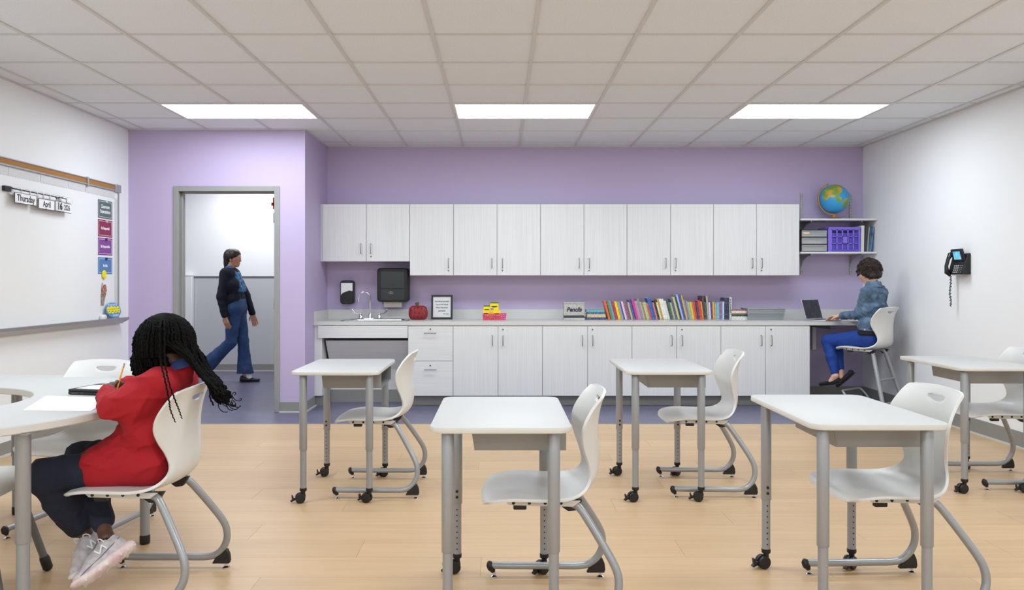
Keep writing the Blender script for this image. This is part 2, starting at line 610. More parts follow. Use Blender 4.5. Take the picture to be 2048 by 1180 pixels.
# perimeter angle
obj('wall_angle', MB().box(XL, YF, -0.002, XL + 0.018, YD, 0.006).box(XR - 0.018, YF, -0.002, XR, YB, 0.006)
    .box(XL, YD - 0.018, -0.002, XA + 0.01, YD, 0.006).box(XA, YB - 0.018, -0.002, XR, YB, 0.006).box(XA, YD, -0.002, XA + 0.018, YB, 0.006), 'grid', ce, loc=(0, 0, ZC))
colw = ['left', 'middle', 'right']
for i0, j0 in lights:
    x0, x1, yy0, yy1 = gx[i0], gx[i0 + 2], gy[j0], gy[j0 + 1]
    row = 2 if yy0 > 6 else (1 if yy0 > 3 else (0 if yy0 > 0 else 3))
    lab = ['flat white light panel right above the viewer, %s of its row', 'flat white light panel at the top edge of the view, %s one',
           'glowing flat light panel in the ceiling near the purple wall, %s of three', 'flat white light panel added behind the viewer for frontal light, %s of three'][row] % colw[(i0 - 1) // 4]
    t = thing('light_panel', lab, 'ceiling light', ((x0 + x1) / 2, (yy0 + yy1) / 2, ZC), group='ceiling light panels')
    w, d = (x1 - x0) / 2 - 0.013, (yy1 - yy0) / 2 - 0.011
    e = 0.016
    obj('panel_frame', MB().box(-w, -d, -0.003, w, -d + e, 0.02).box(-w, d - e, -0.003, w, d, 0.02).box(-w, -d + e, -0.003, -w + e, d - e, 0.02)
        .box(w - e, -d + e, -0.003, w, d - e, 0.02), 'light_frame', t)
    mb = MB().box(-w + e, -d + e, 0.002, w - e, d - e, 0.012)
    mb.m = [1, 1, 1, 1, 0, 1]
    obj('diffuser', mb, ['light', 'light_frame'], t)
for lx, ly, lab in ((-3.3, 10.6, 'flat white light panel in the corridor ceiling near its far wall'), (-4.3, 9.1, 'flat white light panel added left of the doorway to even the corridor light')):  # second panel is added unseen, to spread the corridor light evenly
  t = thing('light_panel', lab, 'ceiling light', (lx, ly, ZC), group='corridor light panels')
  obj('panel_frame', MB().box(-0.62, -0.32, -0.006, 0.62, -0.3, 0).box(-0.62, 0.3, -0.006, 0.62, 0.32, 0).box(-0.62, -0.3, -0.006, -0.6, 0.3, 0).box(0.6, -0.3, -0.006, 0.62, 0.3, 0), 'light_frame', t)
  mb = MB().box(-0.6, -0.3, -0.004, 0.6, 0.3, -0.001)
  mb.m = [1, 1, 1, 1, 0, 1]
  obj('diffuser', mb, ['hall_light', 'light_frame'], t)

# baseboards: grey cove base, the light its toe reflects painted as a pale colour
def base(name, x0, y0, x1, y1, nx, ny, label, h=0.1):
    """strip from (x0,y0) to (x1,y1), standing off the wall in direction (nx,ny)"""
    e = 0.007; q = 0.02
    o = struct(obj(name, MB().box(x0, y0, 0.012, x1 + nx * e, y1 + ny * e, h), 'vinyl_base'), label, 'baseboard')
    obj('toe', MB().box(x0, y0, 0.0, x1 + nx * q, y1 + ny * q, 0.012), 'vinyl_toe_shine', o)


base('baseboard_left', XL, YF, XL, YD, 1, 0, 'grey vinyl baseboard along the left white wall')
base('baseboard_right', XR, YF, XR, YB, -1, 0, 'grey vinyl baseboard along the right white wall', 0.125)
base('baseboard_doorway', DX1, YD, XA, YD, 0, -1, 'grey vinyl baseboard right of the door frame')
base('baseboard_corner', XL, YD, DX0, YD, 0, -1, 'grey vinyl baseboard left of the door frame')
base('baseboard_alcove', XA, YD - 0.007, XA, 8.12, 1, 0, 'grey vinyl baseboard on the short purple side wall')
base('baseboard_back', -1.87, YB, XR, YB, 0, -1, 'grey vinyl baseboard under the counter', 0.125)
base('baseboard_corridor', -6.5, YH - 0.012, XA - 0.14, YH - 0.012, 0, -1, 'grey vinyl baseboard along the far corridor wall')

# doorway
dr = thing('door_1', 'grey metal door frame with the door swung open into the corridor', 'door', ((DX0 + DX1) / 2, YD, 0), kind='structure')
mb = MB()
e, dp = 0.05, 0.16
for x0, x1, s in ((DX0, DX0 + e, 1), (DX1 - e, DX1, -1)):
    mb.box(x0, YD - 0.014, 0, x1, YD + dp, DZ)
    xi = x1 if s > 0 else x0
    mb.box(xi, YD + 0.05, 0, xi + s * 0.016, YD + 0.098, DZ - e)
mb.box(DX0 + e, YD - 0.014, DZ - e, DX1 - e, YD + dp, DZ).box(DX0 + e, YD + 0.05, DZ - e - 0.016, DX1 - e, YD + 0.098, DZ - e)
obj('door_frame', mb, 'frame_grey', dr, world=True, bevel=0.003)
lf = obj('door_leaf', MB().box(DX1 - e - 0.046, YD + 0.165, 0.012, DX1 - e - 0.004, YD + 0.165 + 0.84, DZ - e - 0.01), 'wood_door', dr, world=True)
for z in (0.25, 1.05, 1.9):
    obj('hinge', MB().cyl((DX1 - e - 0.05, YD + 0.155, z - 0.05), (DX1 - e - 0.05, YD + 0.155, z + 0.05), 0.007, 10).box(DX1 - e - 0.05, YD + 0.152, z - 0.05, DX1 - e - 0.002, YD + 0.158, z + 0.05), 'steel', dr, world=True)
M('red_tag', (205, 62, 34), 0.5)
obj('red_tag', MB().box(DX1 - e - 0.075, YD + 0.15, 2.02, DX1 - e - 0.03, YD + 0.16, 2.05).box(DX1 - e - 0.06, YD + 0.15, 1.985, DX1 - e - 0.035, YD + 0.16, 2.1), 'red_tag', dr, world=True)

# ------------------------------------------------------------------ cabinets along the back wall
YU = YB - 0.31                 # front of upper cabinet bodies
YC = 8.09                      # front of base cabinet bodies
DT = 0.019


def ux(px):
    return (px - VX) * (YU - DT) / F


def bx_(px):
    return (px - VX) * (YC - DT) / F


def uz(py):
    return CH - (py - VY) * (YU - DT) / F


def bz(py):
    return CH - (py - VY) * (YC - DT) / F


def pull(parent, x, y, z, L=0.1, vert=True):
    a = [(0, 0), (0, -0.02), (0.004, -0.028), (0.012, -0.032), (L - 0.012, -0.032), (L - 0.004, -0.028), (L, -0.02), (L, 0)]
    path = [(x, y + q, z - L / 2 + p) if vert else (x - L / 2 + p, y + q, z) for p, q in a]
    return obj('handle', MB().tube(path, 0.0042, 8), 'pull_steel', parent, world=True, smooth=True)


def lock(parent, x, y, z):
    return obj('lock', MB().cyl((x, y, z), (x, y - 0.005, z), 0.0075, 12).cyl((x, y - 0.005, z), (x, y - 0.007, z), 0.004, 8), 'lock_grey', parent, world=True, smooth=True)


def cab_door(t, x0, x1, z0, z1, yf, mat='laminate_v', name='door'):
    g = 0.0022
    # vertices stay local to the cabinet so that the grain differs from unit to unit
    return obj(name, MB().box(x0 + g, yf - DT, z0 + g, x1 - g, yf, z1 - g), mat, t, world=True, bevel=0.001, seg=1)


# upper cabinets
ZT = uz(408)
def upper(edges, z0, label, handles, locks):
    x0, x1 = ux(edges[0]), ux(edges[-1])
    t = thing('wall_cabinet', label, 'cabinet', ((x0 + x1) / 2, YB, z0), group='wall cabinets above the counter')
    obj('body', MB().box(x0 + 0.001, YU, z0, x1 - 0.001, YB - 0.001, ZT), 'laminate_edge', t, world=True)
    for i in range(len(edges) - 1):
        a, b = ux(edges[i]), ux(edges[i + 1])
        d = cab_door(t, a, b, z0, ZT, YU)
        hx = ux(handles[i])
        pull(d, hx, YU - DT, z0 + (0.13 if z0 < 1.4 else 0.135))
        if i in locks:
            lock(d, hx, YU - DT, z0 + 0.052)
    return t


zs, zl = uz(523), uz(551)
t = upper([645, 732.5, 819.5], zs, 'short white wood-grain wall cabinet above the sink, left end of the row', [722, 742], [1])
obj('filler', MB().box(ux(640), YU - 0.004, zs, ux(645), YB - 0.002, ZT), 'laminate_v', t, world=True)
upper([819.5, 907], zl, 'single-door tall white wall cabinet right beside the short one', [897], [0])
lb = ['second', 'third', 'fourth', 'last']
for n, (e_, h_) in enumerate([([907, 994, 1081], [984, 1005]), ([1081, 1168, 1254], [1158, 1178]), ([1254, 1341, 1427], [1331, 1351]), ([1427, 1513, 1599], [1504, 1523])]):
    upper(e_, zl, ['two-door white wall cabinet above the yellow crayon boxes', 'two-door white wall cabinet above the pencil tin',
                   'two-door white wall cabinet above the middle of the book row', 'two-door white wall cabinet at the right end next to the open shelves'][n], h_, [1])

# base cabinets
ZB1 = 0.825                      # underside of the counter
ZB0 = bz(792)
KICK = 8.17
def basecab(edges, label, handles, locks):
    x0, x1 = bx_(edges[0]), bx_(edges[-1])
    t = thing('base_cabinet', label, 'cabinet', ((x0 + x1) / 2, YB, 0), group='base cabinets under the counter')
    obj('body', MB().box(x0 + 0.001, YC, ZB0, x1 - 0.001, YB - 0.021, ZB1 - 0.001), 'laminate_edge', t, world=True)
    for i in range(len(edges) - 1):
        d = cab_door(t, bx_(edges[i]), bx_(edges[i + 1]), ZB0, ZB1 - 0.008, YC)
        pull(d, bx_(handles[i]), YC - DT, bz(681))
        if i in locks:
            lock(d, bx_(handles[i]), YC - DT, bz(659))
    obj('toe_kick', MB().box(x0 + 0.001, KICK, 0, x1 - 0.001, KICK + 0.02, ZB0), 'vinyl_base', t, world=True)
    return t


basecab([906, 996, 1085], 'two-door white base cabinet right of the drawers', [985, 1006], [1])
basecab([1085, 1175, 1264], 'two-door white base cabinet below the pencil tin', [1164.5, 1185], [1])
basecab([1264, 1353, 1442], 'two-door white base cabinet below the middle of the book row', [1343, 1364], [1])
t = basecab([1442, 1531, 1620], 'two-door white base cabinet at the right end beside the knee space', [1522, 1542], [1])
obj('outlet', MB().box(bx_(1620) - 0.001, 8.3, 0.42, bx_(1620) + 0.006, 8.37, 0.54), 'white_plastic', t, world=True, bevel=0.003)
# drawer unit
x0, x1 = bx_(816), bx_(906)
t = thing('base_cabinet', 'white base cabinet with two deep drawers beside the sink', 'cabinet', ((x0 + x1) / 2, YB, 0), group='base cabinets under the counter')
obj('body', MB().box(x0 + 0.001, YC, ZB0, x1 - 0.001, YB - 0.021, ZB1 - 0.001), 'laminate_edge', t, world=True)
zm = bz(722)
for a, c, py in ((zm, ZB1 - 0.008, 666), (ZB0, zm, 739)):
    d = cab_door(t, x0, x1, a, c, YC, 'laminate_h', 'drawer')
    pull(d, (x0 + x1) / 2 - 0.002, YC - DT, bz(py) , 0.112, False)
    lock(d, (x0 + x1) / 2 - 0.002, YC - DT, bz(py - 8))
obj('toe_kick', MB().box(x0 + 0.001, KICK, 0, x1 - 0.001, KICK + 0.02, ZB0), 'vinyl_base', t, world=True)
# open sink unit with apron and sloped access panel
sx0, sx1 = bx_(631), bx_(816)
t = thing('sink_cabinet', 'open-front white sink unit with a top apron and knee space', 'cabinet', ((sx0 + sx1) / 2, YB, 0))
obj('side_panel', MB().box(XA + 0.002, YC + 0.001, ZB0, bx_(649) - 0.03, YB - 0.021, ZB1 - 0.001), 'laminate_v', t, world=True)
obj('apron', MB().box(bx_(636), YC - DT, bz(676), sx1 - 0.003, YC, ZB1 - 0.006), 'laminate_h', t, world=True, bevel=0.001, seg=1)
mb = MB()
a, c = bx_(648), sx1 - 0.002
mb.add([(a, YC + 0.06, bz(683)), (c, YC + 0.06, bz(683)), (c, YC + 0.30, bz(683) - 0.32), (a, YC + 0.30, bz(683) - 0.32),
        (a, YC + 0.075, bz(683) + 0.008), (c, YC + 0.075, bz(683) + 0.008), (c, YC + 0.315, bz(683) - 0.31), (a, YC + 0.315, bz(683) - 0.31)],
       [(0, 1, 2, 3), (7, 6, 5, 4), (0, 4, 5, 1), (1, 5, 6, 2), (2, 6, 7, 3), (3, 7, 4, 0)])
obj('access_panel', mb, 'laminate_h', t, world=True)
obj('lower_panel', MB().box(a, YC + 0.30, 0.13, c, YC + 0.318, bz(683) - 0.30), 'laminate_h', t, world=True)
obj('toe_kick', MB().box(a, YC + 0.30, 0.0, c, YC + 0.318, 0.13).box(XA + 0.002, KICK - 0.02, 0, bx_(649) - 0.03, KICK, ZB0), 'vinyl_base', t, world=True)

# counter with a hole for the sink
CF, ZK = 8.07, 0.864
SX0, SX1, SY0, SY1 = -1.63, -0.98, 8.17, 8.56
ct = thing('worktop', 'long grey laminate worktop with backsplash running to the right wall', 'counter', (1.0, YB, ZB1))
mb = MB().box(XA + 0.001, CF, ZB1, SX0, YB - 0.001, ZK).box(SX1, CF, ZB1, XR - 0.001, YB - 0.001, ZK)
mb.box(SX0, CF, ZB1, SX1, SY0, ZK).box(SX0, SY1, ZB1, SX1, YB - 0.001, ZK)
obj('worktop_slab', mb, 'counter', ct, world=True)
obj('backsplash', MB().box(XA + 0.02, YB - 0.02, ZK, XR - 0.001, YB - 0.001, ZK + 0.102), 'counter', ct, world=True)
obj('side_splash', MB().box(XA + 0.001, CF + 0.005, ZK, XA + 0.02, YB - 0.001, ZK + 0.102), 'counter', ct, world=True)
obj('side_splash', MB().box(XR - 0.02, CF + 0.005, ZK, XR - 0.001, YB - 0.021, ZK + 0.102), 'counter', ct, world=True)
obj('bracket', MB().box(3.4, 8.2, ZB1 - 0.05, 3.44, YB - 0.002, ZB1).box(3.4, YB - 0.03, ZB1 - 0.3, 3.44, YB - 0.002, ZB1), 'track', ct, world=True)
obj('bracket', MB().box(XR - 0.03, 8.15, ZB1 - 0.05, XR - 0.001, YB - 0.002, ZB1 - 0.0005), 'track', ct, world=True)

# sink
sk = thing('sink', 'stainless steel drop-in sink in the worktop', 'sink', ((SX0 + SX1) / 2, 8.36, ZK))
mb = MB()
w, d = (SX1 - SX0) / 2, (SY1 - SY0) / 2
def rr(w, d, r, z, n=6):
    pts = []
    for cx, cy, a0 in ((w - r, d - r, 0), (-w + r, d - r, 90), (-w + r, -d + r, 180), (w - r, -d + r, 270)):
        for i in range(n + 1):
            a = math.radians(a0 + 90 * i / n)
            pts.append((cx + r * math.cos(a), cy + r * math.sin(a), z))
    return pts
def loft(rings, close_top=False, close_bot=True):
    v = []; f = []
    n = len(rings[0])
    for q in rings:
        v += q
    for i in range(len(rings) - 1):
        for j in range(n):
            f.append((i * n + j, i * n + (j + 1) % n, (i + 1) * n + (j + 1) % n, (i + 1) * n + j))
    if close_bot:
        f.append(tuple(range(n)))
    if close_top:
        f.append(tuple((len(rings) - 1) * n + j for j in range(n)))
    return v, f
ox, oy = (SX0 + SX1) / 2, (SY0 + SY1) / 2
rings = [rr(w + 0.022, d + 0.022, 0.05, 0.0005), rr(w + 0.018, d + 0.018, 0.05, 0.006), rr(w - 0.03, d - 0.03, 0.06, 0.007), rr(w - 0.04, d - 0.04, 0.06, -0.004),
         rr(w - 0.055, d - 0.05, 0.07, -0.13), rr(w - 0.09, d - 0.08, 0.07, -0.15)]
v, f = loft(rings, close_top=True, close_bot=False)
mb.add([(x, y + oy - 8.36, z) for x, y, z in v], f)
obj('basin', mb, 'steel', sk, smooth=True)
fc = thing('faucet', 'chrome gooseneck faucet with two wing handles', 'faucet', (bx_(740) * 8.6 / 8.07, 8.585, ZK))
fx = (740 - VX) * 8.585 / F
fc.location.x = fx
obj('deck_plate', MB().box(-0.13, -0.028, 0.0, 0.13, 0.028, 0.010), 'chrome', fc, bevel=0.006, seg=3)
obj('faucet_body', MB().lathe([(0.022, 0.009), (0.021, 0.03), (0.016, 0.05), (0.012, 0.068), (0.0095, 0.075)], 18), 'chrome', fc, smooth=True)
pth = [(0, 0, 0.07), (0, 0, 0.18), (0, -0.0, 0.235)]
for i in range(1, 13):
    a = math.pi * i / 12
    pth.append((-0.058 + 0.058 * math.cos(a), -0.02 * math.sin(a / 2), 0.235 + 0.058 * math.sin(a)))
pth.append((-0.118, -0.024, 0.205))
obj('spout', MB().tube(pth, 0.0085, 12).cyl((-0.118, -0.024, 0.206), (-0.1185, -0.024, 0.185), 0.0105, 12), 'chrome', fc, smooth=True)
for s in (-1, 1):
    hb = obj('handle_base', MB().lathe([(0.024, 0.009), (0.023, 0.03), (0.016, 0.044), (0.008, 0.056), (0.006, 0.062)], 16, (s * 0.1, 0, 0)), 'chrome', fc, smooth=True)
    q = [(s * 0.1, -0.0, 0.058), (s * 0.125, -0.005, 0.06), (s * 0.15, -0.012, 0.063), (s * 0.172, -0.018, 0.078), (s * 0.185, -0.022, 0.10), (s * 0.19, -0.024, 0.112)]
    obj('wing_lever', MB().tube(q, [0.006, 0.006, 0.007, 0.009, 0.011, 0.008], 10), 'chrome', fc, smooth=True)

# ------------------------------------------------------------------ desks, chairs, round table
def rrect(w, d, r, n=8):
    return [(p[0], p[1]) for p in rr(w, d, r, 0, n)]


def slab(poly_fn, z0, z1, rnd):
    """plate with a softly rounded rim: rings from bottom to top"""
    rings = []
    for off, z in ((rnd, z0), (rnd * 0.3, z0 + rnd * 0.3), (0, z0 + rnd), (0, z1 - rnd), (rnd * 0.3, z1 - rnd * 0.3), (rnd, z1)):
        rings.append([(x, y, z) for x, y in poly_fn(off)])
    return loft(rings, close_top=True, close_bot=True)


def caster(mb, x, y, ang):
    c, s = math.cos(ang), math.sin(ang)
    R = Matrix.Translation((x, y, 0)) @ Matrix.Rotation(ang, 4, 'Z')
    q = MB()
    for sd in (-1, 1):
        prof = [(0.018, 0.0), (0.026, 0.002), (0.0285, 0.007), (0.0285, 0.014), (0.026, 0.018), (0.012, 0.019)]
        if sd < 0:
            prof = [(r, -h) for r, h in prof]
        q.lathe([(r, h + sd * 0.004) for r, h in prof], 20, (0.016, 0, 0.0285), 'y')
    # hood between the wheels, stem
    hood = [(0.016 + 0.031 * math.cos(a), 0.0285 + 0.031 * math.sin(a)) for a in [math.radians(20 + 15 * i) for i in range(11)]] + [(-0.012, 0.05), (0.02, 0.045)]
    q.prism(hood, -0.0045, 0.0045, 'xz')
    q.cyl((0, 0, 0.045), (0, 0, 0.085), 0.012, 14)
    q.lathe([(0.018, 0.066), (0.02, 0.07), (0.02, 0.084), (0.016, 0.088)], 16)
    # brake lever
    q.prism([(0.04, 0.02), (0.066, 0.008), (0.072, 0.014), (0.062, 0.022), (0.066, 0.045), (0.060, 0.047), (0.052, 0.028), (0.04, 0.032)], -0.008, 0.008, 'xz')
    q.xf(R)
    mb.v, off = mb.v + q.v, len(mb.v)
    mb.f += [tuple(i + off for i in f) for f in q.f]
    mb.m += [0] * len(q.f)


LEGR, INR = 0.0222, 0.0185
def make_desk():
    t = thing('student_desk', 'x', 'desk', group='white rolling student desks')
    v, f = slab(lambda o: rrect(0.252 - o, 0.378 - o, 0.055 - o, 8), 0.737, 0.759, 0.004)
    mb = MB().add(v, f); nr = len(v) // 6
    mb.m = [1 if i < 4 * nr else 0 for i in range(len(f))]; mb.m[-2] = 1
    obj('desk_top', mb, ['desk_white', 'desk_edge'], t, smooth=True, angle=30)
    # under-edge (thin pale band) and book box
    x0, x1, yb, z0, z1, th = -0.112, 0.243, 0.205, 0.647, 0.737, 0.004
    mb = MB()
    sl = 0.014
    for s in (-1, 1):
        mb.prism([(x0 + sl + 0.004, z0), (x1, z0), (x1, z1), (x0, z1)], s * yb - th / 2, s * yb + th / 2, 'xz')
    mb.box(x0 + sl, -yb, z0 - th, x1, yb, z0)
    mb.add([(x0, -yb, z1), (x0, yb, z1), (x0 + sl, yb, z0), (x0 + sl, -yb, z0), (x0 + th, -yb, z1), (x0 + th, yb, z1), (x0 + sl + th, yb, z0), (x0 + sl + th, -yb, z0)],
           [(0, 1, 2, 3), (7, 6, 5, 4), (0, 4, 5, 1), (1, 5, 6, 2), (2, 6, 7, 3), (3, 7, 4, 0)])
    mb.box(x0, -yb - 0.012, z1 - 0.003, x1, -yb, z1).box(x0, yb, z1 - 0.003, x1, yb + 0.012, z1)
    obj('book_box', mb, 'desk_grey', t)
    for sx in (-1, 1):
        for sy in (-1, 1):
            x, y = sx * 0.19, sy * 0.312
            mb = MB().lathe([(LEGR - 0.001, 0.303), (LEGR, 0.305), (LEGR, 0.733), (LEGR * 0.9, 0.737)], 24, (x, y, 0))
            mb.lathe([(INR, 0.085), (INR, 0.303)], 24, (x, y, 0))
            lg = obj('leg', mb, 'tube', t, smooth=True)
            hb = MB()
            iy = -sy
            for i in range(8):
                z = 0.108 + i * 0.0245
                hb.cyl((x, y + iy * (INR - 0.003), z), (x, y + iy * (INR + 0.0004), z), 0.0032, 8)
            obj('bolt_holes', hb, 'hole', lg, smooth=True)['kind'] = 'stuff'
            for z in (0.335, 0.36):
                hb = MB()
                hb.lathe([(0.0062, 0), (0.0058, 0.004), (0.003, 0.0055)], 10, (x, y + iy * LEGR if iy > 0 else y - LEGR, z), 'y') if iy > 0 else \
                    hb.lathe([(0.0062, 0), (0.0058, -0.004), (0.003, -0.0055)], 10, (x, y - LEGR, z), 'y')
                obj('screw', hb, 'black', lg, smooth=True)
            obj('top_bracket', MB().box(x - 0.035, y - 0.035, 0.7335, x + 0.035, y + 0.035, 0.7372), 'black', lg)
            cm = MB()
            caster(cm, x, y, math.pi + 0.25 * sx * sy + (0.5 if sy > 0 else 0.0))
            obj('caster', cm, 'black', t, smooth=True)
    return t


DESKS = [((-0.945, 4.88), 'white rolling student desk in front of the sink unit, left of the back row'),
         ((0.0, 3.157), 'white rolling student desk in the centre foreground'),
         ((0.968, 4.905), 'white rolling student desk in the middle of the back row, near the base cabinets'),
         ((1.368, 3.218), 'white rolling student desk in the right foreground'),
         ((2.977, 5.09), 'white rolling student desk by the right wall, partly cut by the picture edge')]
proto = make_desk()
for i, ((x, y), lab) in enumerate(DESKS):
    o = proto if i == 0 else copy_tree(proto)
    o.location = (x, y, 0); o['label'] = lab

# ---- chair shell: rows of (forward x, z, half width, edge shift forward, edge shift up)
SH = [(.216, .424, .150, -.012, -.002), (.204, .440, .192, -.012, -.003), (.168, .452, .214, -.004, -.004), (.10, .457, .224, 0, 0), (.02, .452, .227, 0, .004),
      (-.07, .446, .222, 0, .008), (-.14, .449, .206, .008, .012), (-.192, .466, .180, .02, .014), (-.226, .500, .155, .032, .010), (-.240, .545, .146, .044, .0),
      (-.242, .59, .158, .058, 0), (-.239, .64, .186, .072, 0), (-.237, .69, .207, .077, 0), (-.240, .74, .210, .068, 0), (-.249, .79, .198, .048, 0),
      (-.259, .826, .188, .03, -.003), (-.264, .840, .177, .023, -.005), (-.267, .847, .150, .018, -.005)]


def shell_mesh(h0=0.0, nv=72, nu=33):
    S = crom(SH, nv)
    V = np.zeros((nv, nu, 3))
    U = np.linspace(-1, 1, nu)
    # slot in parameter space: rows vs half width
    zc, hz, hy = 0.797, 0.013, 0.06

    def ev(row, s):
        """row: float row index, s: metres from the centre line"""
        j = np.clip(row, 0, nv - 1.001); k = int(j); u = j - k
        q = S[k] * (1 - u) + S[k + 1] * u
        e = abs(s / q[2]) ** 2.3
        return (q[0] + q[3] * e, s, q[1] + q[4] * e + h0)
    for i in range(nv):
        for j in range(nu):
            V[i, j] = ev(i, U[j] * S[i, 2])
    zrow = S[:, 1]
    inside = np.zeros((nv - 1, nu - 1), bool)
    f = []

    def slotf(row, s):
        z = np.interp(row, np.arange(nv), zrow)
        # straight upper edge, bowed lower edge
        return abs(s / hy) ** 3 + abs((z - zc - 0.006 * (abs(s) / hy) ** 2) / hz) ** 2.2
    for i in range(nv - 1):
        for j in range(nu - 1):
            s = (U[j] + U[j + 1]) / 2 * (S[i, 2] + S[i + 1, 2]) / 2
            inside[i, j] = i > 50 and slotf(i + 0.5, s) < 1
            if not inside[i, j]:
                a = i * nu + j
                f.append((a, a + 1, a + nu + 1, a + nu))
    # pull the ragged rim of the hole onto the slot outline
    z2row = lambda z: np.interp(z, zrow[48:], np.arange(48, nv))
    for i in range(1, nv - 1):
        for j in range(1, nu - 1):
            adj = inside[i - 1:i + 1, j - 1:j + 1]
            if adj.any() and not adj.all():
                s = U[j] * S[i, 2]; z = zrow[i]
                lo_, hi_ = 0.3, 3.0
                for _ in range(24):
                    mid = (lo_ + hi_) / 2
                    if slotf(z2row(zc + (z - zc) * mid), s * mid) < 1:
                        lo_ = mid
                    else:
                        hi_ = mid
                V[i, j] = ev(z2row(zc + (z - zc) * lo_), s * lo_)
    mb = MB().add([tuple(p) for p in V.reshape(-1, 3)], f)
    # drop unused vertices
    used = sorted({i for q in f for i in q}); mp_ = {a: b for b, a in enumerate(used)}
    mb.v = [mb.v[i] for i in used]; mb.f = [tuple(mp_[i] for i in q) for q in mb.f]
    return mesh_of('seat_shell', mb, ['shell'], True)


def add_shell(t, h0=0.0):
    o = obj('seat_shell', shell_mesh(h0), 'shell', t)
    md = o.modifiers.new('thick', 'SOLIDIFY'); md.thickness = 0.011; md.offset = 0
    b_ = o.modifiers.new('rim', 'BEVEL'); b_.width = 0.0035; b_.segments = 2; b_.limit_method = 'ANGLE'; b_.angle_limit = math.radians(50)
    for s in (-1, 1):
        rl = obj('support_rail', MB().prism([(0.135, 0.447 + h0), (0.11, 0.424 + h0), (-0.13, 0.418 + h0), (-0.16, 0.44 + h0)], s * 0.165 - 0.006, s * 0.165 + 0.006, 'xz'), 'shell', t, bevel=0.002)
        for x in (0.095, 0.035, -0.025, -0.085):
            obj('screw', MB().cyl((x, s * 0.171, 0.433 + h0), (x, s * 0.1735, 0.433 + h0), 0.0062, 10), 'black', rl, smooth=True)
        obj('stop_bumper', MB().box(0.045, s * 0.15 - 0.012, 0.404 + h0, 0.095, s * 0.15 + 0.012, 0.428 + h0), 'black', t, bevel=0.004)
        obj('rear_wedge', MB().prism([(-0.06, 0.43 + h0), (-0.17, 0.435 + h0), (-0.145, 0.395 + h0), (-0.115, 0.392 + h0)], s * 0.125 - 0.016, s * 0.125 + 0.016, 'xz'), 'black', t, bevel=0.004)
    return o


TB = [(.180, .245, .050), (.10, .245, .048), (-.10, .245, .048), (-.19, .245, .048), (-.235, .245, .056), (-.270, .243, .084), (-.291, .238, .128), (-.292, .232, .176),
      (-.276, .222, .222), (-.235, .198, .292), (-.192, .172, .360), (-.166, .157, .398), (-.146, .147, .417), (-.11, .14, .428), (-.05, .135, .431), (.06, .132, .431)]


def make_chair():
    t = thing('classroom_chair', 'x', 'chair', group='pale grey classroom chairs')
    add_shell(t)
    S = crom(TB, 60)
    for s in (-1, 1):
        obj('frame_tube', MB().tube([(p[0], s * p[1], p[2]) for p in S], 0.0155, 14), 'tube', t, smooth=True)
        # front cap, heel bumper, glides
        obj('end_cap', MB().tube([(.196, s * .245, .066), (.19, s * .245, .055), (.183, s * .245, .038), (.174, s * .245, .02)], [.006, .017, .018, .008], 12), 'black', t, smooth=True)
        obj('heel_bumper', MB().prism([(-.225, .020), (-.302, .020), (-.306, .034), (-.303, .060), (-.292, .085), (-.262, .072), (-.243, .05)], s * .245 - .012, s * .245 + .012, 'xz'), 'black', t, bevel=0.004)
        for x in (.17, -.2855):
            obj('glide', MB().lathe([(.0165, 0), (.0165, .004), (.010, .0075), (.006, .009), (.006, .023)], 14, (x, s * .245, 0)), 'chrome', t, smooth=True)
    obj('cross_plate', MB().box(-.10, -.15, .432, .07, .15, .438), 'tube', t)
    return t


PI = math.pi
CHAIRS = [((-0.783, 4.90), PI, 'empty pale grey chair at the desk in front of the sink unit'),
          ((0.143, 3.175), PI, 'empty pale grey chair tucked into the centre foreground desk'),
          ((1.208, 4.92), PI - 0.026, 'empty pale grey chair at the middle desk of the back row'),
          ((1.522, 3.213), PI + 0.05, 'empty pale grey chair at the right foreground desk, grip slot in full view'),
          ((3.135, 5.087), PI, 'empty pale grey chair by the right wall, cut by the picture edge'),
          ((-1.505, 3.285), PI, 'pale grey chair the girl in the red sweater sits on'),
          ((-2.17, 4.06), math.radians(261.5), 'empty pale grey chair pushed in at the far side of the round table')]
cproto = make_chair()
for i, ((x, y), rz, lab) in enumerate(CHAIRS):
    o = cproto if i == 0 else copy_tree(cproto)
    o.location = (x, y, 0); o.rotation_euler = (0, 0, rz); o['label'] = lab

# chair inside the opening of the round table, on four splayed legs
t = thing('classroom_chair', 'pale grey chair inside the round table opening, only its seat edge in view', 'chair', (-2.2, 3.25, 0), math.radians(8), group='pale grey classroom chairs')
add_shell(t)
M('leg_dark', (112, 112, 112), 0.4, 0.2)
for sx, sy in product((-1, 1), (-1, 1)):
    a = (sx * 0.14, sy * 0.13, 0.43); b_ = (sx * (0.245 if sx > 0 else 0.26), sy * 0.215, 0.0)
    q = Vector(a).lerp(Vector(b_), 0.84)
    lg = obj('leg', MB().cyl(a, q, 0.016, 14), 'leg_dark', t, smooth=True)
    obj('foot', MB().tube([q, Vector(a).lerp(Vector(b_), 0.87), Vector(a).lerp(Vector(b_), 0.97), (b_[0], b_[1], 0.003)], [0.017, 0.021, 0.021, 0.013], 14), 'black', lg, smooth=True)

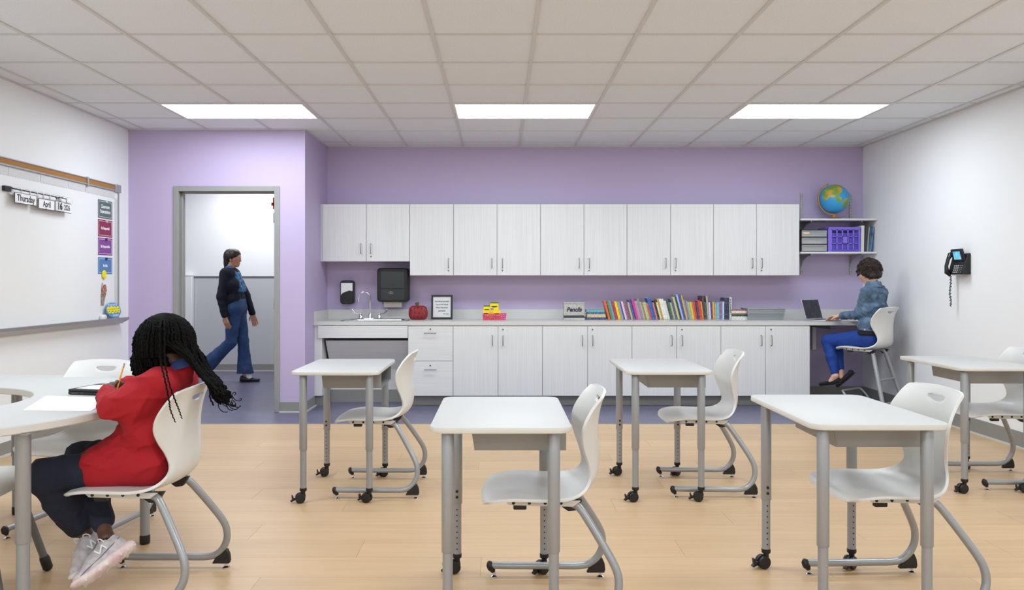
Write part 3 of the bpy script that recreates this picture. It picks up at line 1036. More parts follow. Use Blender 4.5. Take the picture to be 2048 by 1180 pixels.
# counter stool of the same family
st = thing('counter_stool', 'tall pale grey stool the woman at the laptop sits on', 'stool', (3.56, 7.77, 0), math.radians(128))
DH = 0.18
add_shell(st, DH)
STB = [(.20, .19, .030), (.05, .2, .026), (-.18, .2, .026), (-.225, .2, .034), (-.262, .198, .062), (-.272, .195, .10), (-.262, .19, .15), (-.225, .17, .28), (-.18, .145, .44), (-.145, .125, .565), (-.128, .118, .598), (-.10, .114, .608), (-.03, .112, .611), (.06, .112, .611)]
S = crom(STB, 60)
for s in (-1, 1):
    obj('frame_tube', MB().tube([(p[0], s * p[1], p[2]) for p in S], 0.0195, 14), 'tube', st, smooth=True)
    obj('heel_bumper', MB().prism([(-.19, 0), (-.29, 0), (-.296, .04), (-.285, .075), (-.24, .03)], s * .2 - .013, s * .2 + .013, 'xz'), 'black', st, bevel=0.004)
    obj('front_foot', MB().box(.17, s * .19 - .013, 0.0, .212, s * .19 + .013, .034), 'black', st, bevel=0.005)
obj('cross_bar', MB().cyl((-.209, -.16, .335), (-.209, .16, .335), 0.0145, 12), 'tube', st, smooth=True)
obj('floor_bar', MB().cyl((-.27, -.193, .115), (-.27, .193, .115), 0.016, 12), 'tube', st, smooth=True)
fr = [(-.04, .2, .026), (.02, .195, .06), (.10, .18, .16), (.135, .165, .195), (.15, .13, .2), (.15, 0, .2), (.15, -.13, .2), (.135, -.165, .195), (.10, -.18, .16), (.02, -.195, .06), (-.04, -.2, .026)]
obj('foot_rest', MB().tube(crom(fr, 50), 0.011, 12), 'tube', st, smooth=True)

# ---- round activity table with an open centre
TX, TY, ZTB, RO, RI = -2.56, 3.39, 0.755, 1.0, 0.49
tb = thing('activity_table', 'large round white table with an open centre beside the whiteboard wall', 'table', (TX, TY, 0))
n = 96
rings = []
def ring(r, z):
    return [(r * math.cos(2 * PI * i / n), r * math.sin(2 * PI * i / n), z) for i in range(n)]
zb = ZTB - 0.032
prof = [(RO - .004, zb), (RO, zb + .004), (RO, ZTB - .004), (RO - .004, ZTB), (RI + .003, ZTB), (RI, ZTB - .003), (RI, zb + .003), (RI + .003, zb)]
v = []; f = []; mi = []
for r_, z_ in prof:
    v += ring(r_, z_)
for i in range(len(prof)):
    for j in range(n):
        f.append((i * n + j, i * n + (j + 1) % n, ((i + 1) % 8) * n + (j + 1) % n, ((i + 1) % 8) * n + j))
        mi.append(0 if i in (2, 3, 4) else 1)
mb = MB().add(v, f); mb.m = mi
obj('table_top', mb, ['desk_white', 'desk_edge'], tb, smooth=True, angle=30)
for a in (-31, 29, 95, 150, 210, 265):
    x, y = 0.955 * math.cos(math.radians(a)), 0.955 * math.sin(math.radians(a))
    lg = obj('leg', MB().lathe([(.025, .318), (.0262, .321), (.0262, zb - .004)], 24, (x, y, 0)).lathe([(.0225, .04), (.0225, .32)], 24, (x, y, 0)), 'tube', tb, smooth=True)
    obj('foot', MB().lathe([(.021, 0), (.024, .006), (.024, .035), (.0225, .045)], 18, (x, y, 0)), 'black', lg, smooth=True)
    obj('top_bracket', MB().box(x - .045, y - .045, zb - .005, x + .045, y + .045, zb - .0004), 'desk_grey', lg)

# things on the round table
lp = thing('closed_laptop', 'closed black laptop with stickers on its lid, on the round table', 'laptop', (-1.80, 3.69, ZTB), math.radians(-12))
v, f = slab(lambda o: rrect(.155 - o, .108 - o, .014 - o, 5), 0.002, 0.015, 0.003)
obj('base', MB().add(v, f), 'black', lp, smooth=True)
M('lid_grey', (70, 70, 74), 0.4)
v, f = slab(lambda o: rrect(.155 - o, .108 - o, .014 - o, 5), 0.016, 0.025, 0.003)
ld = obj('lid', MB().add(v, f), 'black', lp, smooth=True)
obj('port_strip', MB().box(-.135, -.1085, .005, -.095, -.1075, .011).box(-.085, -.1085, .005, -.07, -.1075, .010), 'lid_grey', lp)
for nm, c, q in (('sticker', (226, 224, 226), [(-.13, -.08), (.02, -.09), (.05, .02), (-.06, .07), (-.13, .03)]), ('sticker', (214, 140, 116), [(.0, -.04), (.07, -.05), (.1, .0), (.05, .05), (.0, .03)]),
                 ('sticker', (150, 152, 160), [(-.1, .02), (-.02, .03), (-.03, .085), (-.1, .08)])):
    M('st%d' % c[0], c, 0.4, var=((250, 246, 244), (60, 60, 60), 2, (0.4, 0.6)))
    obj(nm, MB().prism(q, .0252 + 0.0003 * (c[0] % 5), .0259 + 0.0003 * (c[0] % 5)), 'st%d' % c[0], ld)
for nm, q, z, lab in (('paper_sheet', [(-1.905, 3.17), (-1.625, 3.155), (-1.715, 3.50), (-2.045, 3.575)], 0.0004, 'blank white paper sheet under the girl\'s arm on the round table'),
                      ('paper_sheet', [(-1.89, 4.09), (-1.86, 3.98), (-1.96, 3.96), (-2.0, 4.07)], 0.0004, 'small dark grey card on the round table behind the girl\'s hand')):
    c = Vector((sum(p[0] for p in q) / 4, sum(p[1] for p in q) / 4, ZTB))
    o = obj(nm, MB().prism([(p[0] - c.x, p[1] - c.y) for p in q], 0.0003, 0.0018), 'white_card' if 'blank' in lab else 'lid_grey', loc=c)
    tag(o, lab, 'paper')
M('pencil_yellow', (240, 152, 22), 0.4); M('pencil_wood', (222, 184, 132), 0.6); M('eraser', (206, 130, 120), 0.7)
p0, p1 = P(230.5, 789.5, 3.345), P(249, 727, 3.43)
pn = thing('pencil', 'yellow pencil held in the girl\'s hand', 'pencil', p0)
dv = (p1 - p0); L = dv.length; dv.normalize()
obj('barrel', MB().cyl(dv * 0.018, dv * (L - .02), 0.0037, 6), 'pencil_yellow', pn)
obj('sharpened_tip', MB().tube([dv * 0.0, dv * 0.018], [0.0006, 0.0037], 8), 'pencil_wood', pn)
obj('ferrule', MB().cyl(dv * (L - .02), dv * (L - .009), 0.004, 10), 'steel', pn)
obj('eraser', MB().cyl(dv * (L - .009), dv * L, 0.0036, 10), 'eraser', pn)

# ------------------------------------------------------------------ left wall: whiteboard and what hangs on it
def yl(px):
    """distance along the left wall of a pixel column"""
    return 3.595 * F / (VX - px)


def zl_(px, py):
    return CH - (py - VY) * yl(px) / F


XW = XL
BY0, BY1, BZ0, BZ1 = 4.95, 7.47, 0.93, 2.115
wb = thing('whiteboard', 'long whiteboard with aluminium frame and cork map rail on the left wall', 'whiteboard', (XW, 6.2, BZ0))
obj('writing_surface', MB().box(XW + .001, BY0, BZ0, XW + .014, BY1, BZ1), 'board', wb, world=True)
obj('side_trim', MB().box(XW + .001, BY1, BZ0 - .01, XW + .02, BY1 + .022, BZ1), 'aluminium', wb, world=True)
obj('side_trim', MB().box(XW + .001, BY0 - .022, BZ0 - .01, XW + .02, BY0, BZ1), 'aluminium', wb, world=True)
obj('map_rail', MB().box(XW + .001, BY0 - .03, BZ1 - .004, XW + .03, BY1 + .03, BZ1 + .008).box(XW + .001, BY0 - .03, BZ1 + .05, XW + .026, BY1 + .03, BZ1 + .058), 'aluminium', wb, world=True)
obj('cork_strip', MB().box(XW + .001, BY0, BZ1 + .008, XW + .02, BY1 - .07, BZ1 + .05), 'cork', wb, world=True)
obj('rail_end_cap', MB().box(XW + .001, BY1 - .07, BZ1 - .012, XW + .034, BY1 + .035, BZ1 + .062), 'aluminium', wb, world=True, bevel=.004)
obj('map_hook', MB().box(XW + .001, yl(174) - .012, BZ1 - .02, XW + .036, yl(174) + .012, BZ1 + .064), 'aluminium', wb, world=True, bevel=.003)
mb = MB().prism([(XW + .001, BZ0 - .055), (XW + .03, BZ0 - .055), (XW + .095, BZ0 - .018), (XW + .1, BZ0 + .004), (XW + .09, BZ0 + .006), (XW + .085, BZ0 - .008), (XW + .001, BZ0 - .008)], BY0 - .05, BY1 + .06, 'xz')
obj('pen_tray', mb, 'aluminium', wb, world=True)

# scalloped glitter border: strips along the top, one down the right side
def scallop(y0, y1, ztop, drop, amp, step):
    pts = [(y0, ztop), (y0, ztop - drop)]
    k = int((y1 - y0) / step * 6)
    for i in range(k + 1):
        y = y0 + (y1 - y0) * i / k
        pts.append((y, ztop - drop - amp * abs(math.sin(PI * (y - y0) / step))))
    pts.append((y1, ztop))
    return pts
cuts = [BY0 + .02, 5.35, yl(18), yl(82), yl(138), yl(172), BY1 - .055]
for i in range(len(cuts) - 1):
    o = obj('border_strip', MB().prism([(a - cuts[i], b_ - BZ1) for a, b_ in scallop(cuts[i], cuts[i + 1] - .004, BZ1 - .005, .058, .011, .036)], .0005 + .0006 * (i % 2), .0012 + .0006 * (i % 2), 'yz'), 'silver_glitter', loc=(XW + .0145, cuts[i], BZ1))
    tag(o, 'scalloped silver border strip atop the whiteboard, number %s counted from the right' % ['six', 'five', 'four', 'three', 'two', 'one'][i], 'border', 'glitter border strips on the whiteboard')
o = obj('border_strip', MB().box(0, -.027, BZ0 + .03 - 1.0, .0012, .027, BZ1 - .07 - 1.0), 'silver_glitter', loc=(XW + .0148, BY1 - .03, 1.0))
tag(o, 'silver glitter border strip running down the right side of the whiteboard', 'border', 'glitter border strips on the whiteboard')

# calendar hanger
hy0, hy1, hz = yl(5), yl(130), 1.948
hg = thing('calendar_hanger', 'black magnetic rod hung with blank white rolls on the whiteboard', 'hanger', (XW + .0145, (hy0 + hy1) / 2, hz))
obj('rod', MB().cyl((XW + .03, hy0, hz + .003), (XW + .03, hy1, hz - .002), .0085, 10), 'black', hg, world=True, smooth=True)
obj('magnet_block', MB().box(XW + .015, hy0, hz - .022, XW + .04, hy0 + .085, hz + .016), 'black', hg, world=True, bevel=.003)
obj('magnet_block', MB().box(XW + .015, yl(116), hz - .028, XW + .04, yl(121.5), hz + .01), 'black', hg, world=True, bevel=.003)
pxs = [16, 33, 50, 65, 77, 90, 104, 112, 124, 134]
for a, c in zip(pxs[:-1], pxs[1:]):
    if a == 104:
        continue
    obj('paper_roll', MB().cyl((XW + .036, yl(a) + .008, hz - .022), (XW + .036, yl(c) - .008, hz - .022), .021, 16), 'white_plastic', hg, world=True, smooth=True)
for a in pxs[1:]:
    y = yl(a)
    obj('ring', MB().tube([(XW + .034 + .030 * math.cos(q), y, hz - .018 + .036 * math.sin(q)) for q in [2 * PI * i / 20 for i in range(20)]], .0016, 6, close=True), 'white_plastic', hg, world=True, smooth=True)
for s_, a, c, pc, hh, lab, sz in (('Thursday', 18.5, 61, 394, .072, 'white date card reading Thursday below the black rod', .068), ('April', 66.5, 98, 405, .072, 'white date card reading April below the black rod', .066),
                                  ('16', 98.5, 116, 409, .074, 'pale grey date card reading 16 below the black rod', .075), ('2026', 115, 131.5, 412.5, .07, 'white date card reading 2026 below the black rod', .062)):
    y0, y1 = yl(a), yl(c)
    zc = zl_((a + c) / 2, pc) - .016
    off = .068 if s_ == '16' else .062
    t = thing('date_card', lab, 'card', (XW + off, (y0 + y1) / 2, zc), group='date cards on the whiteboard')
    if s_ == '16':
        M('grey_card', (222, 221, 222), 0.6)
    obj('card', MB().box(XW + off, y0, zc - hh / 2, XW + off + .0025, y1, zc + hh / 2), 'grey_card' if s_ == '16' else 'white_card', t, world=True)
    obj('card_edge', MB().box(XW + off - .001, y0 - .005, zc - hh / 2 - .004, XW + off, y1 + .005, zc + hh / 2 + .004), 'ink', t, world=True)
    text('lettering', s_, sz, (XW + off + .0029, (y0 + y1) / 2, zc), FACE_R, 'ink', t, bold=.0012 if s_ != '16' else .003, sx={'Thursday': .86, 'April': .8, '16': .95, '2026': .7}[s_])

# four expectation cards with clips
CARDS = [('Classroom\nExpectations', (92, 108, 106), 401, 437.5, 'grey-green', (176, 222, 208), .045), ('Be Respectful', (140, 42, 78), 440, 474, 'maroon', (238, 170, 200), .034),
         ('Be Responsible', (136, 72, 152), 476, 510.5, 'violet', (92, 30, 110), .034), ('Be Safe', (84, 130, 184), 515, 548, 'blue', (32, 56, 130), .034)]
cy0, cy1 = yl(197), yl(225.5)
for s_, c, a, b_, cn, mc, sz in CARDS:
    z1, z0 = zl_(211, a), zl_(211, b_)
    t = thing('rule_card', '%s card reading %s at the right side of the whiteboard' % (cn, s_.replace('\n', ' ')), 'card', (XW + .0145, (cy0 + cy1) / 2, z0), group='rule cards on the whiteboard')
    M('card_' + cn, c, 0.45)
    obj('card', MB().box(XW + .0145, cy0, z0, XW + .016, cy1, z1), 'card_' + cn, t, world=True)
    e, x_ = .012, XW + .0163
    obj('border_line', MB().box(XW + .016, cy0 + e, z0 + e, x_, cy1 - e, z0 + e + .003).box(XW + .016, cy0 + e, z1 - e - .003, x_, cy1 - e, z1 - e).box(XW + .016, cy0 + e, z0 + e, x_, cy0 + e + .004, z1 - e)
        .box(XW + .016, cy1 - e - .004, z0 + e, x_, cy1 - e, z1 - e), 'white_card', t, world=True)
    text('lettering', s_, sz, (XW + .0165, (cy0 + cy1) / 2, (z0 + z1) / 2 + (.002 if '\n' in s_ else 0)), FACE_R, 'white_card', t, bold=.001, sx=.8)
    mg = obj('magnet', MB().cyl((0, 0, 0), (.012, 0, 0), .013, 4 if cn == 'grey-green' else 12), None or ('mag_' + cn if M('mag_' + cn, mc, .4) else ''), loc=(XW + .0168, (cy0 + cy1) / 2 + .01, z1 - .012), smooth=cn != 'grey-green')
    tag(mg, 'small %s magnet pinning the %s card' % ({'grey-green': 'mint diamond', 'maroon': 'pink', 'violet': 'dark purple', 'blue': 'navy'}[cn], cn), 'magnet', 'magnets on the rule cards')
M('lemon', (246, 228, 40), .5)
o = obj('magnet', MB().prism([(.036 * math.cos(a), .042 * math.sin(a)) for a in [2 * PI * i / 6 + .5 for i in range(6)]], 0, .014, 'yz'), 'lemon', loc=(XW + .0168, yl(207.5), zl_(207.5, 549)), bevel=.003)
tag(o, 'bright yellow six-sided magnet on the lower edge of the blue card', 'magnet')
# narrow cut-out picture leaning on the board, blue scalloped sign on the tray
M('cut_grey', (172, 160, 154), .6, var=((120, 106, 100), (40, 40, 40), 3, (.4, .65))); M('cut_skin', (196, 140, 112), .6, var=((92, 58, 46), (50, 50, 50), 3, (.45, .6))); M('cut_pink', (214, 160, 168), .6)
cu = thing('cutout_picture', 'narrow upright cut-out picture on the whiteboard above the blue sign', 'picture', (XW + .0146, yl(208), 1.05))
yy = lambda p: yl(p) - yl(208)
zz = lambda q: zl_(208, q) - 1.05
obj('lower_piece', MB().prism([(yy(202.5), zz(611)), (yy(208.5), zz(611)), (yy(213), zz(588)), (yy(202.5), zz(588))], 0, .0015, 'yz'), 'cut_grey', cu)
obj('middle_piece', MB().prism([(yy(203), zz(590)), (yy(212), zz(590)), (yy(214.5), zz(580)), (yy(212), zz(569)), (yy(204), zz(571))], .0015, .003, 'yz'), 'cut_skin', cu)
obj('upper_piece', MB().prism([(yy(203.5), zz(574)), (yy(206.5), zz(574)), (yy(207), zz(565)), (yy(204.5), zz(566))], .003, .004, 'yz'), 'cut_pink', cu)
M('sign_blue', (92, 150, 206), .5); M('sign_pale', (206, 224, 240), .5)
sg = thing('tray_sign', 'blue scalloped sign with four yellow faces standing on the whiteboard tray', 'sign', (XW + .06, yl(221), BZ0 + .006))
RS = Matrix.Translation((0, 0, 0)) @ Matrix.Rotation(math.radians(-12), 4, 'Y')
cyl_pts = []
for i in range(48):
    a = 2 * PI * i / 48
    k = 1 + .05 * abs(math.sin(a * 5))
    cyl_pts.append((.135 * k * math.cos(a), .072 + .068 * k * math.sin(a)))
q = MB().prism(cyl_pts, 0, .004, 'yz'); q.xf(RS)
bd = obj('board', q, 'sign_blue', sg)
for i in range(4):
    y = -.09 + .058 * i
    q = MB().tube([(.004, y, .074), (.007, y, .074)], .032 if i != 1 else .036, 20); q.xf(RS)
    fcx = obj('yellow_face', q, 'lemon', sg)
    q = MB().box(.007, y - .016, .078, .0075, y - .006, .084).box(.007, y + .006, .078, .0075, y + .016, .084).box(.007, y - .012, .058, .0075, y + .012, .063); q.xf(RS)
    obj('features', q, 'ink', fcx)
q = MB()
for i in range(6):
    q.box(.004, -.085 + .03 * i, .113, .0045, -.068 + .03 * i, .13)
for i in range(4):
    q.box(.004, -.03 + .028 * i, .014, .0045, -.012 + .028 * i, .03)
q.xf(RS)
obj('pale_marks', q, 'sign_pale', sg)['kind'] = 'stuff'
o = obj('eraser', MB().box(-.02, -.04, 0, .02, .04, .05), 'white_plastic', loc=(XW + .035, yl(203), BZ0 - .0075), bevel=.018, seg=4)  # plain pale block with rounded edges
tag(o, 'rounded pale block behind the blue sign on the whiteboard tray', 'eraser')

# ------------------------------------------------------------------ right wall: telephone
py_ = 3.94 * F / (1921 - VX)
ph = thing('wall_telephone', 'black desk telephone mounted on the right white wall with a coiled cord', 'telephone', (XR, py_, 1.42))
def phx(d):
    return -d
def yz(px, py, off=.06):
    y = (XR - off) * F / (px - VX)
    return y - py_, CH - (py - VY) * y / F - 1.42
body = [yz(1946, 546, .0), yz(1908, 547, .12), yz(1907, 522, .12), yz(1946, 520, .0)]
# wedge-shaped body leaning off the wall; local x negative = into the room
mb = MB()
y0, y1 = -.115, .115
pr = [(0, -.10), (-.105, -.10), (-.11, -.085), (-.055, .06), (-.03, .10), (0, .10)]
mb.prism(pr, y0, y1, 'xz')
obj('phone_body', mb, 'black', ph, bevel=.006)
R2 = Matrix.Translation((-.085, -.02, .08)) @ Matrix.Rotation(math.radians(-18), 4, 'Y')
q = MB().box(-.014, -.09, -.055, .014, .09, .065); q.xf(R2)
sp = obj('screen_housing', q, 'black', ph, bevel=.008, seg=3)
M('lcd', (70, 160, 205), .3, emit=.5, var=((150, 215, 225), (30, 30, 30), 2, (.4, .6)))
q = MB().box(-.0155, -.055, -.035, -.0142, .055, .045); q.xf(R2)
obj('screen', q, 'lcd', sp)
q = MB().tube([(-.105, .085, -.10), (-.145, .088, -.075), (-.150, .09, -.02), (-.125, .09, .05), (-.10, .09, .09), (-.075, .088, .10)], [.022, .028, .02, .02, .028, .022], 14)
obj('handset', q, 'black_gloss', ph, smooth=True)
M('key_white', (214, 214, 214), .5)
q = MB()
for i in range(4):
    for j in range(3):
        z = -.018 - .02 * i
        x = -.0755 - (.0 - z - .018) * .38 - .0075
        q.box(x - .004, .03 - .028 * j - .008, z - .005, x, .03 - .028 * j + .008, z + .005)
    q.box(x - .003, -.062, z - .003, x, -.056, z + .003); q.box(x - .003, -.086, z - .003, x, -.08, z + .003)
obj('keypad', q, 'key_white', ph)['kind'] = 'stuff'
obj('trim_bar', MB().box(-.106, -.09, -.108, -.07, .05, -.1), 'aluminium', ph)
q = []
for i in range(220):
    t_ = i / 219
    a = t_ * 2 * PI * 19
    rr_ = .0085 + .004 * math.sin(t_ * 2 * PI * 9)
    q.append((-.10 + rr_ * math.cos(a) + .006 * math.sin(t_ * 9), .085 + rr_ * math.sin(a), -.108 - .30 * t_))
obj('coiled_cord', MB().tube(q, .0035, 6), 'black_gloss', ph, smooth=True)
for o_ in list(ph.children) + [c_ for k_ in ph.children for c_ in k_.children]:
    o_.data.transform(Matrix.Diagonal((.66, .95, .9, 1)))

# ------------------------------------------------------------------ back wall over the sink
YW = YB
def bw(px, d=8.66):
    return (px - VX) * d / F
def bwz(py, d=8.66):
    return CH - (py - VY) * d / F
def rbox(mb_, x0, x1, z0, z1, y0, y1, r):
    w, h = (x1 - x0) / 2, (z1 - z0) / 2
    mb_.prism([(p[0] + (x0 + x1) / 2, p[1] + (z0 + z1) / 2) for p in rrect(w, h, r, 5)], y0, y1, 'xz')
    return mb_
sd = thing('soap_dispenser', 'black and white soap dispenser on the purple wall left of the faucet', 'soap dispenser', (bw(693.5), YW, bwz(608)))
obj('housing', rbox(MB(), bw(680, 8.6), bw(707, 8.6), bwz(608, 8.6), bwz(561, 8.6), YW - .1, YW - .001, .03), 'black', sd, world=True, bevel=.01, seg=3)
mb = MB().prism([(bw(682, 8.6), bwz(566, 8.6)), (bw(705, 8.6), bwz(566, 8.6)), (bw(705, 8.6), bwz(582, 8.6)), (bw(698, 8.6), bwz(581, 8.6)), (bw(685, 8.6), bwz(586, 8.6)), (bw(682, 8.6), bwz(590, 8.6))], YW - .104, YW - .098, 'xz')
obj('front_plate', mb, 'white_plastic', sd, world=True)
M('drop_mark', (90, 110, 90), .5)
obj('mark', MB().cyl((bw(692, 8.6), YW - .102, bwz(606, 8.6)), (bw(692, 8.6), YW - .099, bwz(606, 8.6)), .004, 8), 'drop_mark', sd, world=True)
td = thing('towel_dispenser', 'large black paper towel dispenser on the wall beside the tall cabinets', 'towel dispenser', (bw(785), YW, bwz(603)))
D_ = 8.50
M('smoke', (38, 42, 46), .16)
M('mark_grey', (150, 152, 154), .5)
obj('housing', rbox(MB(), bw(754, D_), bw(816, D_), bwz(604, D_), bwz(536, D_), YW - .2, YW - .001, .035), 'black', td, world=True, bevel=.014, seg=3)
obj('smoked_window', rbox(MB(), bw(761, D_), bw(809, D_), bwz(577, D_), bwz(542, D_), YW - .206, YW - .198, .012), 'smoke', td, world=True, bevel=.003)
obj('lower_cover', rbox(MB(), bw(761, D_), bw(809, D_), bwz(600, D_), bwz(578, D_), YW - .206, YW - .198, .012), 'smoke', td, world=True, bevel=.003)
mb = MB()
cx, cz = bw(782, D_), bwz(586.5, D_)
mb.tube([(cx + .024 * math.cos(a), YW - .2065, cz + .018 * math.sin(a)) for a in [math.radians(200 - 22 * i) for i in range(11)]], .002, 6)
mb.box(cx - .003, YW - .208, cz - .01, cx + .003, YW - .205, cz + .014).box(cx - .016, YW - .208, cz - .008, cx - .008, YW - .205, cz - .003).box(cx + .008, YW - .208, cz - .008, cx + .016, YW - .205, cz - .003)
obj('logo_mark', mb, 'mark_grey', td, world=True)
M('towel', (222, 214, 200), .9)
a, c = bw(767, 8.55), bw(803, 8.55)
zt_, zb_ = bwz(600, 8.55), bwz(614, 8.55)
pts = [(a, zt_)] + [(a + (c - a) * i / 36, zb_ - .004 * abs(math.sin(PI * i / 4))) for i in range(37)] + [(c, zt_)]
o = obj('paper_towel', MB().prism([(p[0] - a, p[1] - zb_) for p in pts], 0, .002, 'xz'), 'towel', loc=(a, YW - .13, zb_))
tag(o, 'cream paper towel hanging from the black dispenser', 'paper towel')

# ------------------------------------------------------------------ things on the counter
def cx_(px, d):
    return (px - VX) * d / F
def cz_(py, d):
    return CH - (py - VY) * d / F
# red pumpkin-apple lantern
M('apple_red', (138, 28, 34), .4); M('stem_olive', (86, 92, 60), .7); M('apple_seam', (120, 22, 28), .5)
d = 8.44
ap = thing('apple_decoration', 'red apple-shaped decoration with dark studs and a green stem on the counter', 'decoration', (cx_(836.5, d), d, ZK))
ap_prims = [cap((-.048, 0, .072), (.048, 0, .072), .055, .055, (0, 1, 0), .8), cap((-.052, 0, .04), (.052, 0, .04), .042, .042), cap((-.05, 0, .108), (.05, 0, .108), .042, .042),
            cap((0, 0, .19), (0, 0, .165), .02, .02, None, 1, '-')]
lo = wloc(ap)
V_, Q_ = sdf_mesh([(tuple(np.array(p[0])), tuple(np.array(p[1])), *p[2:]) for p in ap_prims], .004, .02)
V_[:, 2] = np.maximum(V_[:, 2], 0)
mb = MB().add([tuple(p) for p in V_], [tuple(int(i) for i in q_) for q_ in Q_])
obj('apple_body', mb, 'apple_red', ap, smooth=True, angle=80)
obj('stem', MB().tube([(-.008, 0, .145), (-.01, 0, .165), (-.016, -.002, .182)], [.017, .02, .024], 8), 'stem_olive', ap, smooth=True)
rs = random.Random(3)
for x_, z_ in ((-.065, .105), (-.035, .12), (.0, .13), (.04, .118), (.07, .095), (-.07, .06), (-.03, .075), (.012, .07), (.045, .06), (.075, .045), (-.045, .03), (.0, .035), (.04, .028)):
    yy_ = -.0445 * math.sqrt(max(0.05, 1 - (x_ / .115) ** 2))
    obj('stud', MB().lathe([(.006, .01), (.0065, -.002), (.005, -.0055)], 8, (x_, yy_, z_), 'y'), 'ink', ap, smooth=True)
# framed quote
d = 8.52
x0, x1, z1 = cx_(862.5, d), cx_(905, d), cz_(590, d)
fr_ = thing('framed_quote', 'black framed quotation leaning on the counter backsplash', 'picture frame', ((x0 + x1) / 2, d, ZK))
fw, fh = (x1 - x0) / 2, z1 - ZK
M('quote_paper', (216, 216, 216), .5)
mb = MB().box(-fw, -.012, 0, -fw + .018, .012, fh).box(fw - .018, -.012, 0, fw, .012, fh).box(-fw + .018, -.012, 0, fw - .018, .012, .022).box(-fw + .018, -.012, fh - .018, fw - .018, .012, fh)
LEAN = Matrix.Rotation(math.radians(-7), 4, 'X')
mb.xf(LEAN); obj('frame', mb, 'black', fr_)
q = MB().box(-fw + .018, -.003, .022, fw - .018, .011, fh - .018); q.xf(LEAN)
pp = obj('print', q, 'quote_paper', fr_)
for i, s_ in enumerate(['And will you succeed?', 'Yes you will indeed!', '98 and 3/4 percent', 'guaranteed.', 'Dr. Seuss']):
    tt = text('lettering', s_, .023 if i < 4 else .02, (0, 0, 0), Matrix.Identity(3), 'ink', fr_, bold=.0003, sx=.72)
    tt.data.transform(Matrix.Translation(wloc(fr_)))
    tt.data.transform(LEAN @ Matrix.Translation((0 if i < 4 else .045, -.0036, fh - .068 - .0335 * i)) @ FACE_Y.to_4x4())
# pink basket with crayon boxes
d = 8.42
M('pink', (226, 34, 128), .4); M('crayon_yellow', (250, 222, 24), .45); M('crayon_green', (40, 118, 52), .5); M('mark_dark', (62, 70, 30), .5); M('mark_violet', (150, 120, 200), .5)
bk = thing('pink_basket', 'small pink plastic basket holding yellow crayon boxes', 'basket', (cx_(989, d), d, ZK))
bw_, bd_, bh = .118, .07, .052
def basket(t, w, dd, h, flare, mat, nx, nz, bar, rim, hole0=.012):
    """open basket with real slots in its walls"""
    tmb = MB()
    th = .0025
    def wall(fx, L0, L1):
        # fx maps (s in -1..1, z) to a point; slots between vertical bars
        for i in range(nx + 1):
            s = -1 + 2 * i / nx
            a0, a1 = s - bar / L1, s + bar / L1
            v_ = [fx(a0, 0, 0), fx(a1, 0, 0), fx(a1, h, 0), fx(a0, h, 0), fx(a0, 0, th), fx(a1, 0, th), fx(a1, h, th), fx(a0, h, th)]
            tmb.add(v_, [(0, 1, 2, 3), (7, 6, 5, 4), (0, 4, 5, 1), (1, 5, 6, 2), (2, 6, 7, 3), (3, 7, 4, 0)])
        for i in range(nz + 1):
            z = h * i / nz
            za, zb2 = max(z - bar, 0), min(z + bar, h)
            v_ = [fx(-1, za, 0), fx(1, za, 0), fx(1, zb2, 0), fx(-1, zb2, 0), fx(-1, za, th), fx(1, za, th), fx(1, zb2, th), fx(-1, zb2, th)]
            tmb.add(v_, [(0, 1, 2, 3), (7, 6, 5, 4), (0, 4, 5, 1), (1, 5, 6, 2), (2, 6, 7, 3), (3, 7, 4, 0)])
    g = lambda z: flare * z / h
    wall(lambda s, z, o: (s * (w + g(z)), -(dd + g(z)) + o, z), w, w)
    wall(lambda s, z, o: (s * (w + g(z)), (dd + g(z)) - o, z), w, w)
    nx2 = nx
    nx = max(3, int(nx * dd / w))
    wall(lambda s, z, o: (-(w + g(z)) + o, s * (dd + g(z)), z), dd, dd)
    wall(lambda s, z, o: ((w + g(z)) - o, s * (dd + g(z)), z), dd, dd)
    tmb.box(-w, -dd, 0, w, dd, .003)
    obj('basket_body', tmb, mat, t)
    W_, D2 = w + flare, dd + flare
    obj('rim', MB().box(-W_ - rim, -D2 - rim, h - .004, W_ + rim, -D2 + .002, h + .003).box(-W_ - rim, D2 - .002, h - .004, W_ + rim, D2 + rim, h + .003)
        .box(-W_ - rim, -D2, h - .004, -W_ + .002, D2, h + .003).box(W_ - .002, -D2, h - .004, W_ + rim, D2, h + .003), mat, t)
basket(bk, .112, .06, .064, .01, 'pink', 13, 3, .0035, .004)
for i, (px0, px1, pz0, pz1, dd, lab) in enumerate([(967, 980, 628, 613, 8.44, 'yellow crayon box with green flap, left back in the pink basket'), (980.5, 997, 624, 606.5, 8.43, 'tallest yellow crayon box with green flap in the pink basket'),
                                                   (966, 978.5, 633, 620.5, 8.385, 'low yellow crayon box at the front left of the pink basket'), (986, 1001, 633, 621, 8.385, 'low yellow crayon box at the front right of the pink basket')]):
    x0, x1, z1 = cx_(px0, dd), cx_(px1, dd), cz_(pz1, dd)
    z0 = ZK + .0035
    t = thing('crayon_box', lab, 'crayon box', ((x0 + x1) / 2, dd, z0), group='yellow crayon boxes in the pink basket')
    w_, h_ = (x1 - x0) / 2, z1 - z0
    obj('carton', MB().box(-w_, -.014, 0, w_, .014, h_), 'crayon_yellow', t)
    if i < 2:
        obj('flap', MB().box(-w_, -.0145, h_ - .001, w_, .0145, h_ + .012), 'crayon_green', t)
    obj('oval_mark', MB().prism([(.8 * w_ * math.cos(a), h_ - .03 + (.014 if math.sin(a) < 0 else .003) * math.sin(a)) for a in [2 * PI * k_ / 20 for k_ in range(20)]], -.0155, -.0138, 'xz'), 'mark_dark', t)
    obj('corner_mark', MB().box(-w_ + .004, -.0152, h_ - .068, -w_ * .2, -.0138, h_ - .05), 'mark_violet', t)
